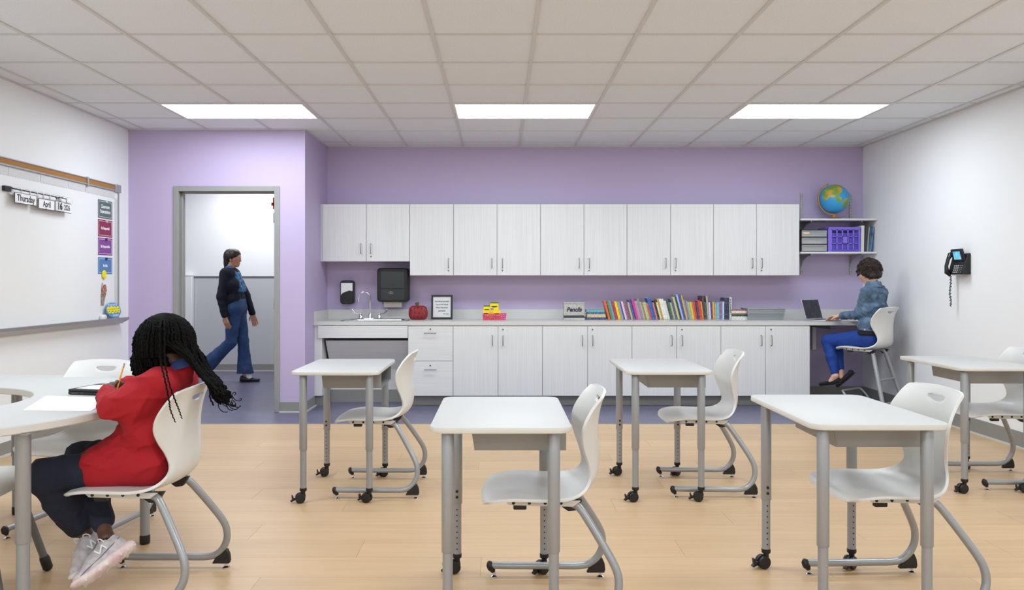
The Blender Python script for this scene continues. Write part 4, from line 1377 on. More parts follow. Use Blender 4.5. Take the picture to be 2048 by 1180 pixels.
# tin for pencils
d = 8.40
x0, x1 = cx_(1127.5, d), cx_(1169, d)
pt = thing('pencil_tin', 'brushed metal dispenser tin reading Pencils', 'tin', ((x0 + x1) / 2, d, ZK))
w_, h_ = (x1 - x0) / 2, cz_(604.5, d) - ZK
M('tin', (178, 178, 176), .38, .55, var=((200, 199, 196), (30, 30, 30), 4, (.35, .65))); M('tin_dark', (70, 70, 72), .5)
M('navy_ink', (36, 30, 62), .5)
obj('tin_body', MB().box(-w_, 0, .046, w_, .11, h_ - .018).box(-w_, .0, .002, w_, .11, .02).box(-w_, .06, .02, w_, .11, .046), 'tin', pt, bevel=.003)
obj('tin_lid', MB().box(-w_ - .002, -.003, h_ - .017, w_ + .002, .112, h_), 'tin', pt, bevel=.003)
obj('front_tray', MB().box(-w_, -.03, .001, w_, .0, .004).box(-w_, -.033, .001, w_, -.03, .022), 'tin', pt)
obj('tray_opening', MB().box(-w_ + .004, .004, .021, w_ - .004, .06, .045), 'tin_dark', pt)
text('lettering', 'Pencils', .064, (wloc(pt).x, d - .0007, ZK + .108), FACE_Y, 'navy_ink', pt, bold=.0026, shear=.24, sx=.9)
# grey basket
d = 8.40
M('grey_plastic', (168, 172, 174), .45)
gb = thing('grey_basket', 'grey plastic storage basket with small holes, right of the books', 'basket', (cx_(1531.5, d), d + .09, ZK))
basket(gb, .178, .10, .122, .018, 'grey_plastic', 22, 8, .0052, .006)
obj('liner', MB().box(-.17, -.092, .003, .17, .092, .075), 'grey_plastic', gb)

# books: an upright row leaning to the left, a flat stack at each end
BK = [('orange', (232, 96, 36), 4.2, 37), ('dark green', (52, 66, 44), 2.6, 35), ('olive', (126, 138, 60), 3.4, 35), ('teal', (60, 168, 176), 4.2, 36.5), ('crimson', (170, 34, 62), 3.6, 35.5), ('raspberry', (182, 40, 84), 3.6, 35),
      ('bright yellow', (246, 222, 26), 4.4, 35.5), ('mustard', (196, 150, 40), 3, 35), ('sky blue', (120, 164, 222), 4, 35), ('plum', (112, 58, 92), 2.8, 34.5), ('pale lilac', (214, 206, 230), 4, 35.5), ('magenta-tipped', (190, 70, 150), 3, 35),
      ('brown', (124, 96, 78), 3.6, 34.5), ('slate', (84, 92, 122), 3, 34), ('cream', (226, 208, 166), 3.4, 34), ('indigo', (70, 74, 152), 4, 39.5), ('navy', (38, 44, 106), 3, 40), ('hot pink', (222, 40, 142), 4, 41),
      ('rose', (206, 130, 164), 3.6, 36), ('grey-lilac', (176, 168, 190), 3.4, 37), ('silver grey', (150, 148, 144), 4, 41), ('dusty pink', (206, 164, 160), 3, 35), ('sage', (140, 158, 134), 3.6, 34.5), ('straw', (220, 196, 112), 3.2, 34), ('mint', (140, 196, 184), 3.2, 35),
      ('vermilion', (216, 70, 40), 4.6, 33), ('cobalt', (34, 92, 166), 5.4, 43), ('royal blue', (52, 70, 160), 4, 41.5), ('salmon', (222, 132, 104), 3, 34), ('black', (34, 34, 36), 5, 38), ('ivory', (226, 220, 190), 3.4, 34),
      ('ochre', (198, 158, 74), 4.2, 40.5), ('white', (238, 236, 228), 4.8, 41), ('chalk white', (232, 234, 230), 4.6, 40.5), ('off-white', (226, 226, 214), 4.2, 37), ('charcoal', (54, 62, 66), 3.4, 34.5), ('forest green', (36, 112, 84), 4.6, 34), ('tan', (206, 178, 128), 3.6, 33.5),
      ('dusk blue', (76, 84, 134), 5, 41), ('lime', (202, 208, 122), 4.6, 44.5), ('ink black', (32, 38, 56), 3.8, 45), ('pale blue', (172, 190, 232), 3.6, 50), ('ultramarine', (48, 66, 150), 5, 50), ('golden', (226, 178, 46), 3, 48),
      ('lavender', (158, 146, 196), 3, 39.5), ('grey', (140, 140, 138), 3.6, 37.5), ('pastel green', (168, 202, 166), 3.6, 35), ('yellow', (232, 200, 70), 4.2, 35), ('coral', (214, 104, 80), 4, 34.5), ('scarlet', (204, 48, 38), 3.6, 34.5), ('dark teal', (36, 70, 92), 4, 33),
      ('red', (212, 44, 44), 6, 37.5), ('lemon', (226, 200, 60), 2.8, 36), ('dark plum', (60, 44, 56), 4.6, 47), ('moss', (82, 96, 66), 3, 35), ('stone', (176, 172, 162), 3.8, 47), ('pearl', (220, 218, 216), 3.2, 35), ('violet', (76, 52, 142), 4.6, 35.5), ('amber', (244, 172, 40), 4.2, 35.5),
      ('ash', (168, 168, 176), 3.4, 34.5), ('aqua', (110, 190, 212), 5.2, 35.5), ('brick', (186, 80, 82), 3.6, 35), ('azure', (74, 132, 212), 4, 35.5), ('white-edged', (236, 236, 240), 3, 36), ('midnight blue', (36, 38, 76), 4.8, 43.5), ('blue-black', (28, 36, 62), 6, 43.5), ('white cartoon-spined', (234, 232, 230), 4.6, 44.5)]
d = 8.47
tot = sum(b_[2] for b_ in BK)
x = cx_(1216.5, d)
scale = (cx_(1463, d) - x) / tot
ORD = ['first', 'second', 'third', 'fourth', 'fifth', 'sixth', 'seventh', 'eighth', 'ninth', 'tenth', 'eleventh', 'twelfth', 'thirteenth', 'fourteenth', 'fifteenth', 'sixteenth', 'seventeenth', 'eighteenth', 'nineteenth', 'twentieth']
TENS = {2: 'twenty', 3: 'thirty', 4: 'forty', 5: 'fifty', 6: 'sixty'}
def ordinal(n):
    if n <= 20:
        return ORD[n - 1]
    if n % 10 == 0:
        return {3: 'thirtieth', 4: 'fortieth', 5: 'fiftieth', 6: 'sixtieth'}[n // 10]
    return TENS[n // 10] + '-' + ORD[n % 10 - 1]
M('pages', (232, 228, 214), .8)
rb = random.Random(11)
def book_mat(cn, c):
    c2 = tuple(int(q + (255 - q) * .45) if sum(c) < 420 else int(q * .62) for q in c)
    return M('book_' + cn, c, .35, var=(c2, (160, 20, 48), 3, (.5, .74)))
for i, (cn, c, wpx, hpx) in enumerate(BK):
    fr2 = i / len(BK)
    lean = math.radians(14.5 * (1 - max(0, (fr2 - .62) / .3))) if fr2 < .92 else 0.0
    lean = max(lean, 0)
    w_ = wpx * scale
    h_ = hpx * d / F / max(math.cos(lean), .9)
    dp_ = .125 + .06 * max(0, (hpx - 35) / 15)
    tcover = min(w_ * .42, .0016)
    ww = w_ * math.cos(lean)
    dx0 = rb.uniform(-.008, .008)
    t = thing('book', '%s book standing in the counter row, %s from the left' % (cn, ordinal(i + 1)), 'book', (x, d + dx0, ZK), group='books standing in the counter row')
    book_mat(cn, c)
    RL = Matrix.Rotation(-lean, 4, 'Y')
    q = MB().box(-ww, 0, 0, -ww + tcover, dp_, h_).box(-tcover, 0, 0, 0, dp_, h_).box(-ww + tcover, 0, 0, -tcover, .002, h_)
    q.xf(Matrix.Translation((w_, 0, 0)) @ RL)
    obj('cover', q, 'book_' + cn, t)
    q = MB().box(-ww + tcover, .002, .003, -tcover, dp_ - .003, h_ - .003); q.xf(Matrix.Translation((w_, 0, 0)) @ RL)
    obj('page_block', q, 'pages', t)
    dz = min(p.co.z for p in t.children[0].data.vertices)
    t.location.z = ZK - dz + .0002
    if cn == 'white cartoon-spined':
        q = MB()
        for k_ in range(9):
            q.box(-ww * .75, -.0006, h_ * .93 - k_ * .017 - .011, -ww * .3, 0, h_ * .93 - k_ * .017)
        q.xf(Matrix.Translation((w_, 0, 0)) @ RL)
        obj('spine_print', q, 'ink', t)
    x += w_

def flat_book(cn, c, x0, x1, z0, z1, lab, d0=8.43, dp_=.17, grp=None):
    book_mat(cn, c)
    t = thing('book', lab, 'book', ((x0 + x1) / 2, d0, z0), group=grp)
    w_, h_ = (x1 - x0) / 2, z1 - z0
    obj('cover', MB().box(-w_, 0, 0, w_, dp_, .002).box(-w_, 0, h_ - .002, w_, dp_, h_).box(-w_, 0, .002, w_, .002, h_ - .002), 'book_' + cn, t)
    obj('page_block', MB().box(-w_ + .003, .002, .002, w_ - .003, dp_ - .003, h_ - .002), 'pages', t)
zz_ = ZK + .0002
for cn, c, a, b_, h_, lab in (('spine navy', (50, 54, 108), 1171, 1212.5, .026, 'dark blue book at the bottom of the left flat stack'), ('spine cream', (222, 200, 150), 1174.5, 1211, .033, 'cream and orange book second from the bottom of the left flat stack'),
                              ('spine slate', (58, 84, 140), 1175, 1210, .022, 'slate blue book second from the top of the left flat stack'), ('spine aqua', (112, 190, 186), 1173, 1208, .024, 'aqua and green book on top of the left flat stack')):
    flat_book(cn, c, cx_(a, 8.43), cx_(b_, 8.43), zz_, zz_ + h_, lab, grp='flat book stack beside the pencil tin'); zz_ += h_ + .0002
zz_ = ZK + .0002
for cn, c, a, b_, h_, lab in (('spine white', (226, 228, 224), 1463.6, 1499, .035, 'white book at the bottom of the right flat stack'), ('spine black', (40, 46, 42), 1463.6, 1499.5, .022, 'black book second from the bottom of the right flat stack'),
                              ('spine olive', (122, 120, 84), 1463.6, 1498, .013, 'thin olive book in the middle of the right flat stack'), ('spine peach', (240, 216, 194), 1463.6, 1499.5, .024, 'peach book second from the top of the right flat stack'), ('spine wine', (146, 96, 104), 1463.8, 1495, .012, 'thin wine red book on top of the right flat stack')):
    flat_book(cn, c, cx_(a, 8.43), cx_(b_, 8.43), zz_, zz_ + h_, lab, grp='flat book stack beside the grey basket'); zz_ += h_ + .0002

# open laptop at the right end
LH = Vector((3.29, 8.33, ZK))
la = math.radians(37)
lt = thing('open_laptop', 'open silver laptop with dark screen at the right end of the worktop', 'laptop', LH, la)
M('silver', (196, 198, 200), .3, .6); M('screen_dark', (30, 32, 40), .15, var=((64, 72, 92), (14, 14, 14), 3, (.45, .7))); M('keys', (36, 36, 40), .5)
v, f = slab(lambda o: rrect(.155 - o, .108 - o, .01 - o, 4), .001, .013, .002)
obj('base', MB().add([(p[0], p[1] - .108, p[2]) for p in v], f), 'silver', lt, smooth=True)
obj('keyboard', MB().box(-.138, -.118, .0128, .138, -.02, .0137), 'keys', lt)
RT = Matrix.Translation((0, .0, .012)) @ Matrix.Rotation(math.radians(-16), 4, 'X')
q = MB().box(-.155, -.001, 0, .155, .005, .215); q.xf(RT)
sc_ = obj('lid', q, 'silver', lt, bevel=.002)
q = MB().box(-.149, -.0018, .008, .149, -.0008, .208); q.xf(RT)
obj('screen', q, 'screen_dark', sc_)

# ------------------------------------------------------------------ open shelves in the corner
d0 = 8.37
s0, s1 = cx_(1601.5, d0), XR - .004
Z1, Z2 = cz_(503.5, d0), cz_(437, d0)
for x_, lab in ((cx_(1603, 8.69), 'slotted metal wall track left of the globe'), (cx_(1701, 8.69), 'slotted metal wall track right of the globe')):
    t = thing('shelf_track', lab, 'shelf track', (x_, YB, 1.347), group='wall tracks holding the corner shelves')
    mb = MB().box(-.011, -.004, 0, .011, -.001, .89).box(-.011, -.014, 0, -.008, -.004, .89).box(.008, -.014, 0, .011, -.004, .89)
    for i in range(27):
        mb.box(-.008, -.014, .005 + .033 * i, .008, -.011, .02 + .033 * i)
    obj('track', mb, 'track', t)
    for z_ in (Z1, Z2):
        obj('bracket', MB().prism([(-.012, z_ - 1.347 - .02), (-.29, z_ - 1.347 - .02), (-.29, z_ - 1.347 - .034), (-.16, z_ - 1.347 - .05), (-.06, z_ - 1.347 - .09), (-.012, z_ - 1.347 - .16)], -.004, .004, 'yz'), 'track', t)
for z_, lab in ((Z1, 'lower pale laminate corner shelf holding drawers and a purple crate'), (Z2, 'upper pale laminate corner shelf holding the globe')):
    o = obj('wall_shelf', MB().box(-(s1 - s0) / 2, d0 - YB, -.019, (s1 - s0) / 2, -.016, 0), 'laminate_h', loc=((s0 + s1) / 2, YB, z_), bevel=.0015)
    tag(o, lab, 'shelf', 'corner wall shelves')
# globe
M('globe_wood', (184, 128, 58), .45); M('globe_base', (92, 62, 40), .5)
gm = bpy.data.materials.new('globe_map'); gm.use_nodes = True
nt = gm.node_tree; b = nt.nodes['Principled BSDF']; b.inputs['Roughness'].default_value = .3
tc = nt.nodes.new('ShaderNodeTexCoord')
n1 = nt.nodes.new('ShaderNodeTexNoise'); n1.inputs['Scale'].default_value = 7; n1.inputs['Detail'].default_value = 6
nt.links.new(tc.outputs['Object'], n1.inputs['Vector'])
def blobmask(c, r):
    v_ = nt.nodes.new('ShaderNodeVectorMath'); v_.operation = 'DISTANCE'; v_.inputs[1].default_value = c
    nt.links.new(tc.outputs['Object'], v_.inputs[0])
    a_ = nt.nodes.new('ShaderNodeMath'); a_.operation = 'MULTIPLY_ADD'; a_.inputs[1].default_value = .16; nt.links.new(n1.outputs['Fac'], a_.inputs[0]); nt.links.new(v_.outputs['Value'], a_.inputs[2])
    s_ = nt.nodes.new('ShaderNodeMath'); s_.operation = 'LESS_THAN'; s_.inputs[1].default_value = r + .08
    nt.links.new(a_.outputs[0], s_.inputs[0])
    return s_.outputs[0]
GR = .155
acc_ = None
for c_, r_ in (((-.075, -.115, .075), .075), ((-.02, -.125, .09), .06), ((-.11, -.09, .03), .045), ((.075, -.125, -.045), .04), ((.0, -.15, -.01), .02), ((.02, -.06, .14), .06), ((.1, .09, .05), .07), ((-.05, .13, .0), .06), ((.12, .02, -.09), .05)):
    k_ = blobmask(c_, r_)
    if acc_ is None:
        acc_ = k_
    else:
        mx = nt.nodes.new('ShaderNodeMath'); mx.operation = 'MAXIMUM'; nt.links.new(acc_, mx.inputs[0]); nt.links.new(k_, mx.inputs[1]); acc_ = mx.outputs[0]
rp = nt.nodes.new('ShaderNodeValToRGB')
rp.color_ramp.elements[0].position = .4; rp.color_ramp.elements[0].color = rgb((112, 160, 70)); rp.color_ramp.elements[1].position = .56; rp.color_ramp.elements[1].color = rgb((222, 172, 70))
nt.links.new(n1.outputs['Fac'], rp.inputs[0])
mixn = nt.nodes.new('ShaderNodeMix'); mixn.data_type = 'RGBA'
mixn.inputs['A'].default_value = rgb((58, 160, 222))
nt.links.new(acc_, mixn.inputs['Factor']); nt.links.new(rp.outputs[0], mixn.inputs['B']); nt.links.new(mixn.outputs['Result'], b.inputs['Base Color'])
MATS['globe_map'] = gm
d = 8.50
gc = P(1668, 398, d)
gl = thing('globe', 'blue desk globe with wooden meridian arm on the upper shelf', 'globe', (gc.x, d, Z2))
gz = gc.z - Z2
n_ = 28
mb = MB().lathe([(max(GR * math.sin(PI * i / 24), .0005), -GR * math.cos(PI * i / 24)) for i in range(25)], 40)
gs = obj('globe_sphere', mb, 'globe_map', gl, smooth=True, angle=80, loc=(0, 0, gz))
arc = []
for i in range(33):
    a = math.radians(102 + (268 - 102) * i / 32 + 12)
    arc.append(((GR + .014) * math.cos(a), 0, gz + (GR + .014) * math.sin(a)))
mb = MB()
v = []; f = []
for p in arc:
    dx, dz = p[0], p[2] - gz
    l_ = math.hypot(dx, dz)
    for rr2, yy_ in ((0, -.009), (.011, -.009), (.011, .009), (0, .009)):
        k_ = (l_ + rr2 - .004) / l_
        v.append((dx * k_, yy_, gz + dz * k_))
for i in range(len(arc) - 1):
    for j in range(4):
        f.append((i * 4 + j, i * 4 + (j + 1) % 4, (i + 1) * 4 + (j + 1) % 4, (i + 1) * 4 + j))
f += [(3, 2, 1, 0), tuple(len(v) - 4 + j for j in range(4))]
obj('meridian_arm', MB().add(v, f), 'globe_wood', gl)
obj('pole_knob', MB().lathe([(.007, -.008), (.01, .0), (.005, .012)], 10, arc[0]), 'globe_wood', gl, smooth=True)
obj('stand_neck', MB().box(-.018, -.012, .01, .012, .012, gz - GR - .006), 'globe_wood', gl, bevel=.003)
obj('stand_base', MB().lathe([(.078, 0), (.076, .008), (.06, .014), (.03, .018)], 28, (.002, 0, 0)), 'globe_base', gl, smooth=True)
# drawers
d = 8.40
x0, x1 = cx_(1602, d), cx_(1654, d)
M('clear_grey', (196, 198, 200), .25, alpha=.45); M('drawer_frame', (52, 52, 56), .5); M('note_peach', (244, 196, 164), .7); M('paper_stack', (232, 230, 236), .7); M('paper_pink', (206, 186, 196), .7)
dw = thing('drawer_tower', 'stack of three small translucent drawers in a dark frame on the lower shelf', 'drawer unit', ((x0 + x1) / 2, d, Z1))
w_ = (x1 - x0) / 2
hD = cz_(459.5, d) - Z1
mb = MB().box(-w_, 0, 0, -w_ + .004, .26, hD).box(w_ - .004, 0, 0, w_, .26, hD)
for i in range(4):
    mb.box(-w_, .0, (hD - .005) * i / 3, w_, .26, (hD - .005) * i / 3 + .005)
obj('drawer_frame', mb, 'drawer_frame', dw)
for i in range(3):
    z0 = (hD - .005) * i / 3 + .008; z1 = (hD - .005) * (i + 1) / 3 - .003
    dd = obj('drawer', MB().box(-w_ + .006, -.012, z0, w_ - .006, -.009, z1).box(-w_ + .006, -.009, z0, w_ - .006, .22, z0 + .002).box(-w_ + .006, -.009, z0, -w_ + .008, .22, z1 - .01).box(w_ - .008, -.009, z0, w_ - .006, .22, z1 - .01), 'clear_grey', dw)
    obj('pull_lip', MB().box(-w_ + .03, -.02, z1 - .012, w_ - .03, -.011, z1 - .004), 'clear_grey', dd, bevel=.003)
    obj('contents', MB().box(-w_ + .03, -.005, z0 + .003, w_ - .04, .2, z0 + (.016 if i == 2 else .034)), ['paper_pink', 'paper_stack', 'paper_stack'][i], dd)
obj('note', MB().box(-w_ + .02, -.0128, hD - .045, -w_ + .085, -.0122, hD - .026), 'note_peach', dw)
# purple crate: open wire-like box
M('crate', (134, 112, 226), .4)
x0, x1, hC = cx_(1656, d), cx_(1720, d), cz_(454.5, d) - Z1
ck = thing('purple_crate', 'purple plastic crate with square openings on the lower shelf', 'crate', ((x0 + x1) / 2, d, Z1))
w_, dp2 = (x1 - x0) / 2, .255
mb = MB()
def grille(fx, cols, c0, c1, solid=None):
    e = .006
    zs_ = [.016 + (hC - .042) * k_ / 3 for k_ in range(4)]
    us = [c0 + (c1 - c0) * k_ / cols for k_ in range(cols + 1)]
    for u in us:
        fx(mb, u - e, u + e, 0, hC)
    for z_ in zs_:
        fx(mb, us[0], us[-1], z_ - e * .7, z_ + e * .7)
    if solid:
        fx(mb, us[2], us[3], zs_[1], zs_[2])
grille(lambda m_, u0, u1, z0, z1: m_.box(u0, -.004, z0, u1, .004, z1), 5, -w_ + .035, w_ - .012, True)
grille(lambda m_, u0, u1, z0, z1: m_.box(u0, dp2 - .008, z0, u1, dp2, z1), 5, -w_ + .02, w_ - .012)
grille(lambda m_, u0, u1, z0, z1: m_.box(-w_, u0, z0, -w_ + .006, u1, z1), 4, .01, dp2 - .01)
grille(lambda m_, u0, u1, z0, z1: m_.box(w_ - .006, u0, z0, w_, u1, z1), 4, .01, dp2 - .01)
mb.box(-w_, 0, 0, w_, dp2, .006)
mb.box(-w_, -.006, 0, -w_ + .03, .006, hC).box(w_ - .014, -.006, 0, w_, .006, hC)
obj('crate_body', mb, 'crate', ck)
obj('crate_rim', MB().box(-w_ - .008, -.012, hC - .02, w_ + .004, -.002, hC).box(-w_ - .008, dp2 - .004, hC - .02, w_ + .004, dp2 + .004, hC).box(-w_ - .008, -.012, hC - .02, -w_ + .002, dp2, hC).box(w_ - .004, -.012, hC - .02, w_ + .004, dp2, hC), 'crate', ck, bevel=.002)
M('crate_liner', (92, 78, 186), .5)
obj('crate_liner', MB().box(-w_ + .01, .012, .008, w_ - .01, dp2 - .012, hC - .06), 'crate_liner', ck)
# binders and books standing on the shelf
for nm, px, wb_, hb_, le, c, lab in (('binder', 1721.5, .034, .278, 1, (226, 224, 220), 'white binder standing right of the purple crate'), ('binder', 1728.3, .026, .262, 3, (58, 62, 66), 'dark grey binder on the lower shelf, second from the crate'),
                                     ('binder', 1733.4, .015, .262, 4.5, (150, 150, 146), 'pale grey slim binder on the lower shelf, third from the crate'), ('binder', 1736.4, .014, .255, 6, (72, 110, 132), 'blue-green folder leaning on the lower shelf, fourth from the crate'),
                                     ('binder', 1739.2, .018, .268, 7, (92, 128, 176), 'blue folder with copper foot leaning at the right end of the lower shelf')):
    le = math.radians(le)
    t = thing(nm, lab, 'binder', (cx_(px, 8.42), 8.42, Z1), group='binders on the lower corner shelf')
    M('binder_%d' % c[0], c, .4, var=(tuple(int(q_ * .6) for q_ in c), (40, 20, 14), 3, (.52, .66)) if c[0] in (72, 92) else None)
    R_ = Matrix.Rotation(le, 4, 'Y')
    q = MB().box(0, 0, 0, .003, .22, hb_).box(wb_ - .003, 0, 0, wb_, .22, hb_).box(.003, 0, 0, wb_ - .003, .003, hb_); q.xf(R_)
    oo = obj('cover', q, 'binder_%d' % c[0], t)
    q = MB().box(.004, .004, .004, wb_ - .004, .21, hb_ - .006); q.xf(R_)
    obj('page_block', q, 'pages', t)
    t.location.z = Z1 - min(v_.co.z for v_ in oo.data.vertices) + .0003

# ------------------------------------------------------------------ people
V3 = Vector


def folds(amp, seed, fr=(18, 45), n=6, bias=(0, 0, 0)):
    """cloth creases: narrow ridges that wander, stronger in some places than in others"""
    g = np.random.default_rng(seed)
    K = []
    for _ in range(n):
        v_ = g.normal(size=3) + np.array(bias)
        v_ = v_ / np.linalg.norm(v_)
        w_ = np.cross(v_, g.normal(size=3)); w_ /= np.linalg.norm(w_)
        K.append((v_, w_, g.uniform(*fr), g.uniform(0, 6.3), g.normal(size=3) * 9, g.uniform(0, 6.3)))

    def fn(x, y, z):
        s = 0
        for v_, w_, f_, p_, m_, q_ in K:
            u = v_[0] * x + v_[1] * y + v_[2] * z
            t = w_[0] * x + w_[1] * y + w_[2] * z
            r = (1 - np.abs(np.sin(.5 * f_ * u + p_ + .9 * np.sin(.33 * f_ * t + q_)))) ** 2
            mk = np.clip(.5 + .9 * np.sin(m_[0] * x + m_[1] * y + m_[2] * z + q_), 0, 1)
            s = s - (r - .3) * mk
        return amp * s
    return fn


def hand(w, d_, n_, s=1.0, curl=0.5, side=1, spread=0.02):
    """palm, four fingers of unequal length and a thumb; d_ points to the fingertips, n_ out of the palm"""
    w, d_, n_ = V3(w), V3(d_).normalized(), V3(n_)
    n_ = (n_ - d_ * n_.dot(d_)).normalized()
    l_ = d_.cross(n_) * side
    out = [cap(w, w + d_ * .03 * s, .021 * s, .026 * s, n_, .6)]
    for i in range(4):
        b_ = w + d_ * .082 * s + l_ * (.03 - .02 * i) * s - n_ * (.004 if i in (0, 3) else 0) * s
        out.append(cap(w + d_ * .025 * s + l_ * (.014 - .009 * i) * s, b_, .016 * s, .0105 * s))
        p, q = b_, (d_ + l_ * spread * (1.5 - i)).normalized()
        for j, L_ in enumerate((.042, .027, .021)):
            a = curl * (0.7 if j == 0 else 1.0)
            q = (q * math.cos(a) + n_ * math.sin(a)).normalized()
            e_ = p + q * L_ * s * (.95, 1.06, 1.0, .8)[i]
            out.append(cap(p, e_, .0088 * s, .0078 * s if j < 2 else .0068 * s))
            p = e_
            # keep bending around the same axis
            nn = (n_ * math.cos(a) - d_ * math.sin(a))
    b_ = w + d_ * .02 * s + l_ * .022 * s
    k1 = b_ + (d_ * .6 + l_ * .55 + n_ * .35).normalized() * .045 * s
    k2 = k1 + (d_ * .85 + l_ * .15 + n_ * .5).normalized() * .032 * s
    out += [cap(b_, k1, .016 * s, .0105 * s), cap(k1, k2, .0105 * s, .008 * s)]
    return out


def head(c, f_, up, s=1.0):
    """skull, jaw, nose, brow, ears, lips; f_ = where the face looks"""
    c, f_, up = V3(c), V3(f_).normalized(), V3(up)
    up = (up - f_ * up.dot(f_)).normalized()
    l_ = up.cross(f_)
    o = [cap(c + up * .02 * s - f_ * .015 * s, c + up * .02 * s + f_ * .015 * s, .084 * s, .078 * s, l_, .88),
         cap(c - up * .01 * s + f_ * .03 * s, c - up * .075 * s + f_ * .05 * s, .062 * s, .036 * s, l_, .95),
         cap(c + up * .014 * s + f_ * .082 * s, c - up * .026 * s + f_ * .094 * s, .010 * s, .0145 * s),
         cap(c - up * .058 * s + f_ * .079 * s - l_ * .014 * s, c - up * .058 * s + f_ * .079 * s + l_ * .014 * s, .010 * s, .010 * s),
         cap(c + up * .02 * s + f_ * .08 * s - l_ * .03 * s, c + up * .02 * s + f_ * .08 * s + l_ * .03 * s, .010 * s)]
    for sd in (-1, 1):
        o.append(cap(c - up * .005 * s + l_ * .072 * s * sd - f_ * .008 * s, c - up * .032 * s + l_ * .069 * s * sd, .017 * s, .011 * s, l_, .45))
        o.append(ball(c + up * .002 * s + f_ * .095 * s + l_ * .031 * s * sd, .010 * s, None, 1, '-'))
    return o


def eyes(parent, c, f_, up, s=1.0):
    c, f_, up = V3(c), V3(f_).normalized(), V3(up)
    up = (up - f_ * up.dot(f_)).normalized(); l_ = up.cross(f_)
    for sd in (-1, 1):
        p = c + up * .002 * s + f_ * .077 * s + l_ * .031 * s * sd
        mb_ = MB().lathe([(max(.0105 * s * math.sin(PI * i / 8), .0003), -.0105 * s * math.cos(PI * i / 8)) for i in range(9)], 12, p)
        obj('eye', mb_, 'eye_white', parent, world=True, smooth=True, angle=80)
        obj('iris', MB().tube([p + f_ * .0085 * s, p + f_ * .0108 * s], .005 * s, 10), 'ink', parent, world=True)


def person_body(prims, h, mat, base, label, k=.018):
    o = sdf_obj('person', prims, h, mat, None, k)
    o.data.transform(Matrix.Translation(-V3(base)))
    o.location = base
    return tag(o, label, 'person')


def frame(heel, toe, up):
    a = (V3(toe) - V3(heel)).normalized(); u = V3(up); u = (u - a * u.dot(a)).normalized(); y = u.cross(a)
    return Matrix(((a.x, y.x, u.x, heel[0]), (a.y, y.y, u.y, heel[1]), (a.z, y.z, u.z, heel[2]), (0, 0, 0, 1)))


def local_sdf(name, prims, h, mat, parent, mtx, k=.012, disp=None):
    V_, Q_ = sdf_mesh(prims, h, k, disp)
    mb_ = MB().add([tuple(mtx @ V3(p)) for p in V_], [tuple(int(i) for i in q) for q in Q_])
    return obj(name, mb_, mat, parent, world=True, smooth=True, angle=85)


M('skin_deep', (88, 58, 44), .5); M('skin_light', (226, 178, 152), .5); M('skin_tan', (196, 142, 112), .5); M('eye_white', (232, 230, 226), .25)
M('red_knit', (166, 14, 28), .85); M('navy_cloth', (24, 30, 50), .85); M('collar_navy', (34, 56, 104), .8)
M('braid', (7, 6, 6), .75, spec=.12)
M('shoe_upper', (205, 198, 200), .6, var=((176, 168, 172), (40, 40, 40), 3, (.4, .7))); M('shoe_sole', (224, 196, 200), .6, var=((236, 226, 222), (22, 22, 22), 2, (.4, .6))); M('shoe_line', (120, 108, 136), .5); M('shoe_white', (240, 240, 242), .5)

# ---- the girl at the round table
yc = 3.29
pel = V3((-1.42, yc, .545)); bel = V3((-1.42, yc, .66)); che = V3((-1.405, yc, .78)); upp = V3((-1.36, yc, .868)); nek = V3((-1.325, yc - .005, .925)); Hc = V3((-1.392, yc - .02, 1.012))
SL_, SR_ = V3((-1.37, yc - .125, .862)), V3((-1.37, yc + .135, .862))
EL_, ER_ = P(226, 812, 3.13), V3((-1.60, 3.56, .80))
WL_, WR_ = V3((-1.66, 3.345, .802)), P(246, 771, 3.44)
KA, KB = P(92, 951, 3.16), V3((-1.80, 3.42, .515))
AA, AB_ = V3((-1.675, 3.285, .235)), V3((-1.54, 3.24, .262))
SHB = (P(270, 1098, 3.20), P(176, 1166, 3.05), V3((-.62, .35, .65)), .26)
SHA = (V3((-1.655, 3.335, .165)), V3((-1.66, 3.12, .098)), V3((-.45, .15, .9)), .25)
AB_ = frame(*SHB[:3]) @ V3((.05, 0, .105)); AA = frame(*SHA[:3]) @ V3((.05, 0, .105))
fdir, hup = V3((-.80, 0, -.60)), V3((-.6, 0, .8))
Y_ = V3((0, 1, 0))
prims = head(Hc, fdir, hup, .92) + [cap(nek - V3((0, 0, .03)), Hc + V3((.03, 0, -.05)), .043, .045), cap(upp - Y_ * .07, upp + Y_ * .07, .055), cap(che - Y_ * .06, che + Y_ * .06, .075), cap(bel - Y_ * .05, bel + Y_ * .05, .078),
    cap(pel - Y_ * .06, pel + Y_ * .06, .078), cap(upp, nek, .05, .043), cap(che, upp, .075, .06), cap(bel, che, .075),
    cap(SL_, EL_, .034, .03), cap(EL_, WL_, .03, .02), cap(SR_, ER_, .034, .03), cap(ER_, WR_, .03, .02),
    cap(pel - Y_ * .06, KA, .062, .045), cap(pel + Y_ * .06, KB, .062, .045), cap(KA, AA, .042, .027), cap(KB, AB_, .042, .027), cap(AA, frame(*SHA[:3]) @ V3((.06, 0, .06)), .027), cap(AB_, frame(*SHB[:3]) @ V3((.06, 0, .06)), .027)]
gd = P(233, 782, 3.36)
prims += hand(WR_, (P(222, 768, 3.37) - WR_), V3((.25, -.35, -.9)), .8, .75, -1)
prims += hand(WL_, V3((-.35, .9, -.12)), V3((.1, .1, -1)), .8, .3, 1)
girl = person_body(prims, .0036, 'skin_deep', (-1.45, yc, 0), 'seated person with long black braids in a red sweater writing with a pencil', .016)
eyes(girl, Hc, fdir, hup, .92)
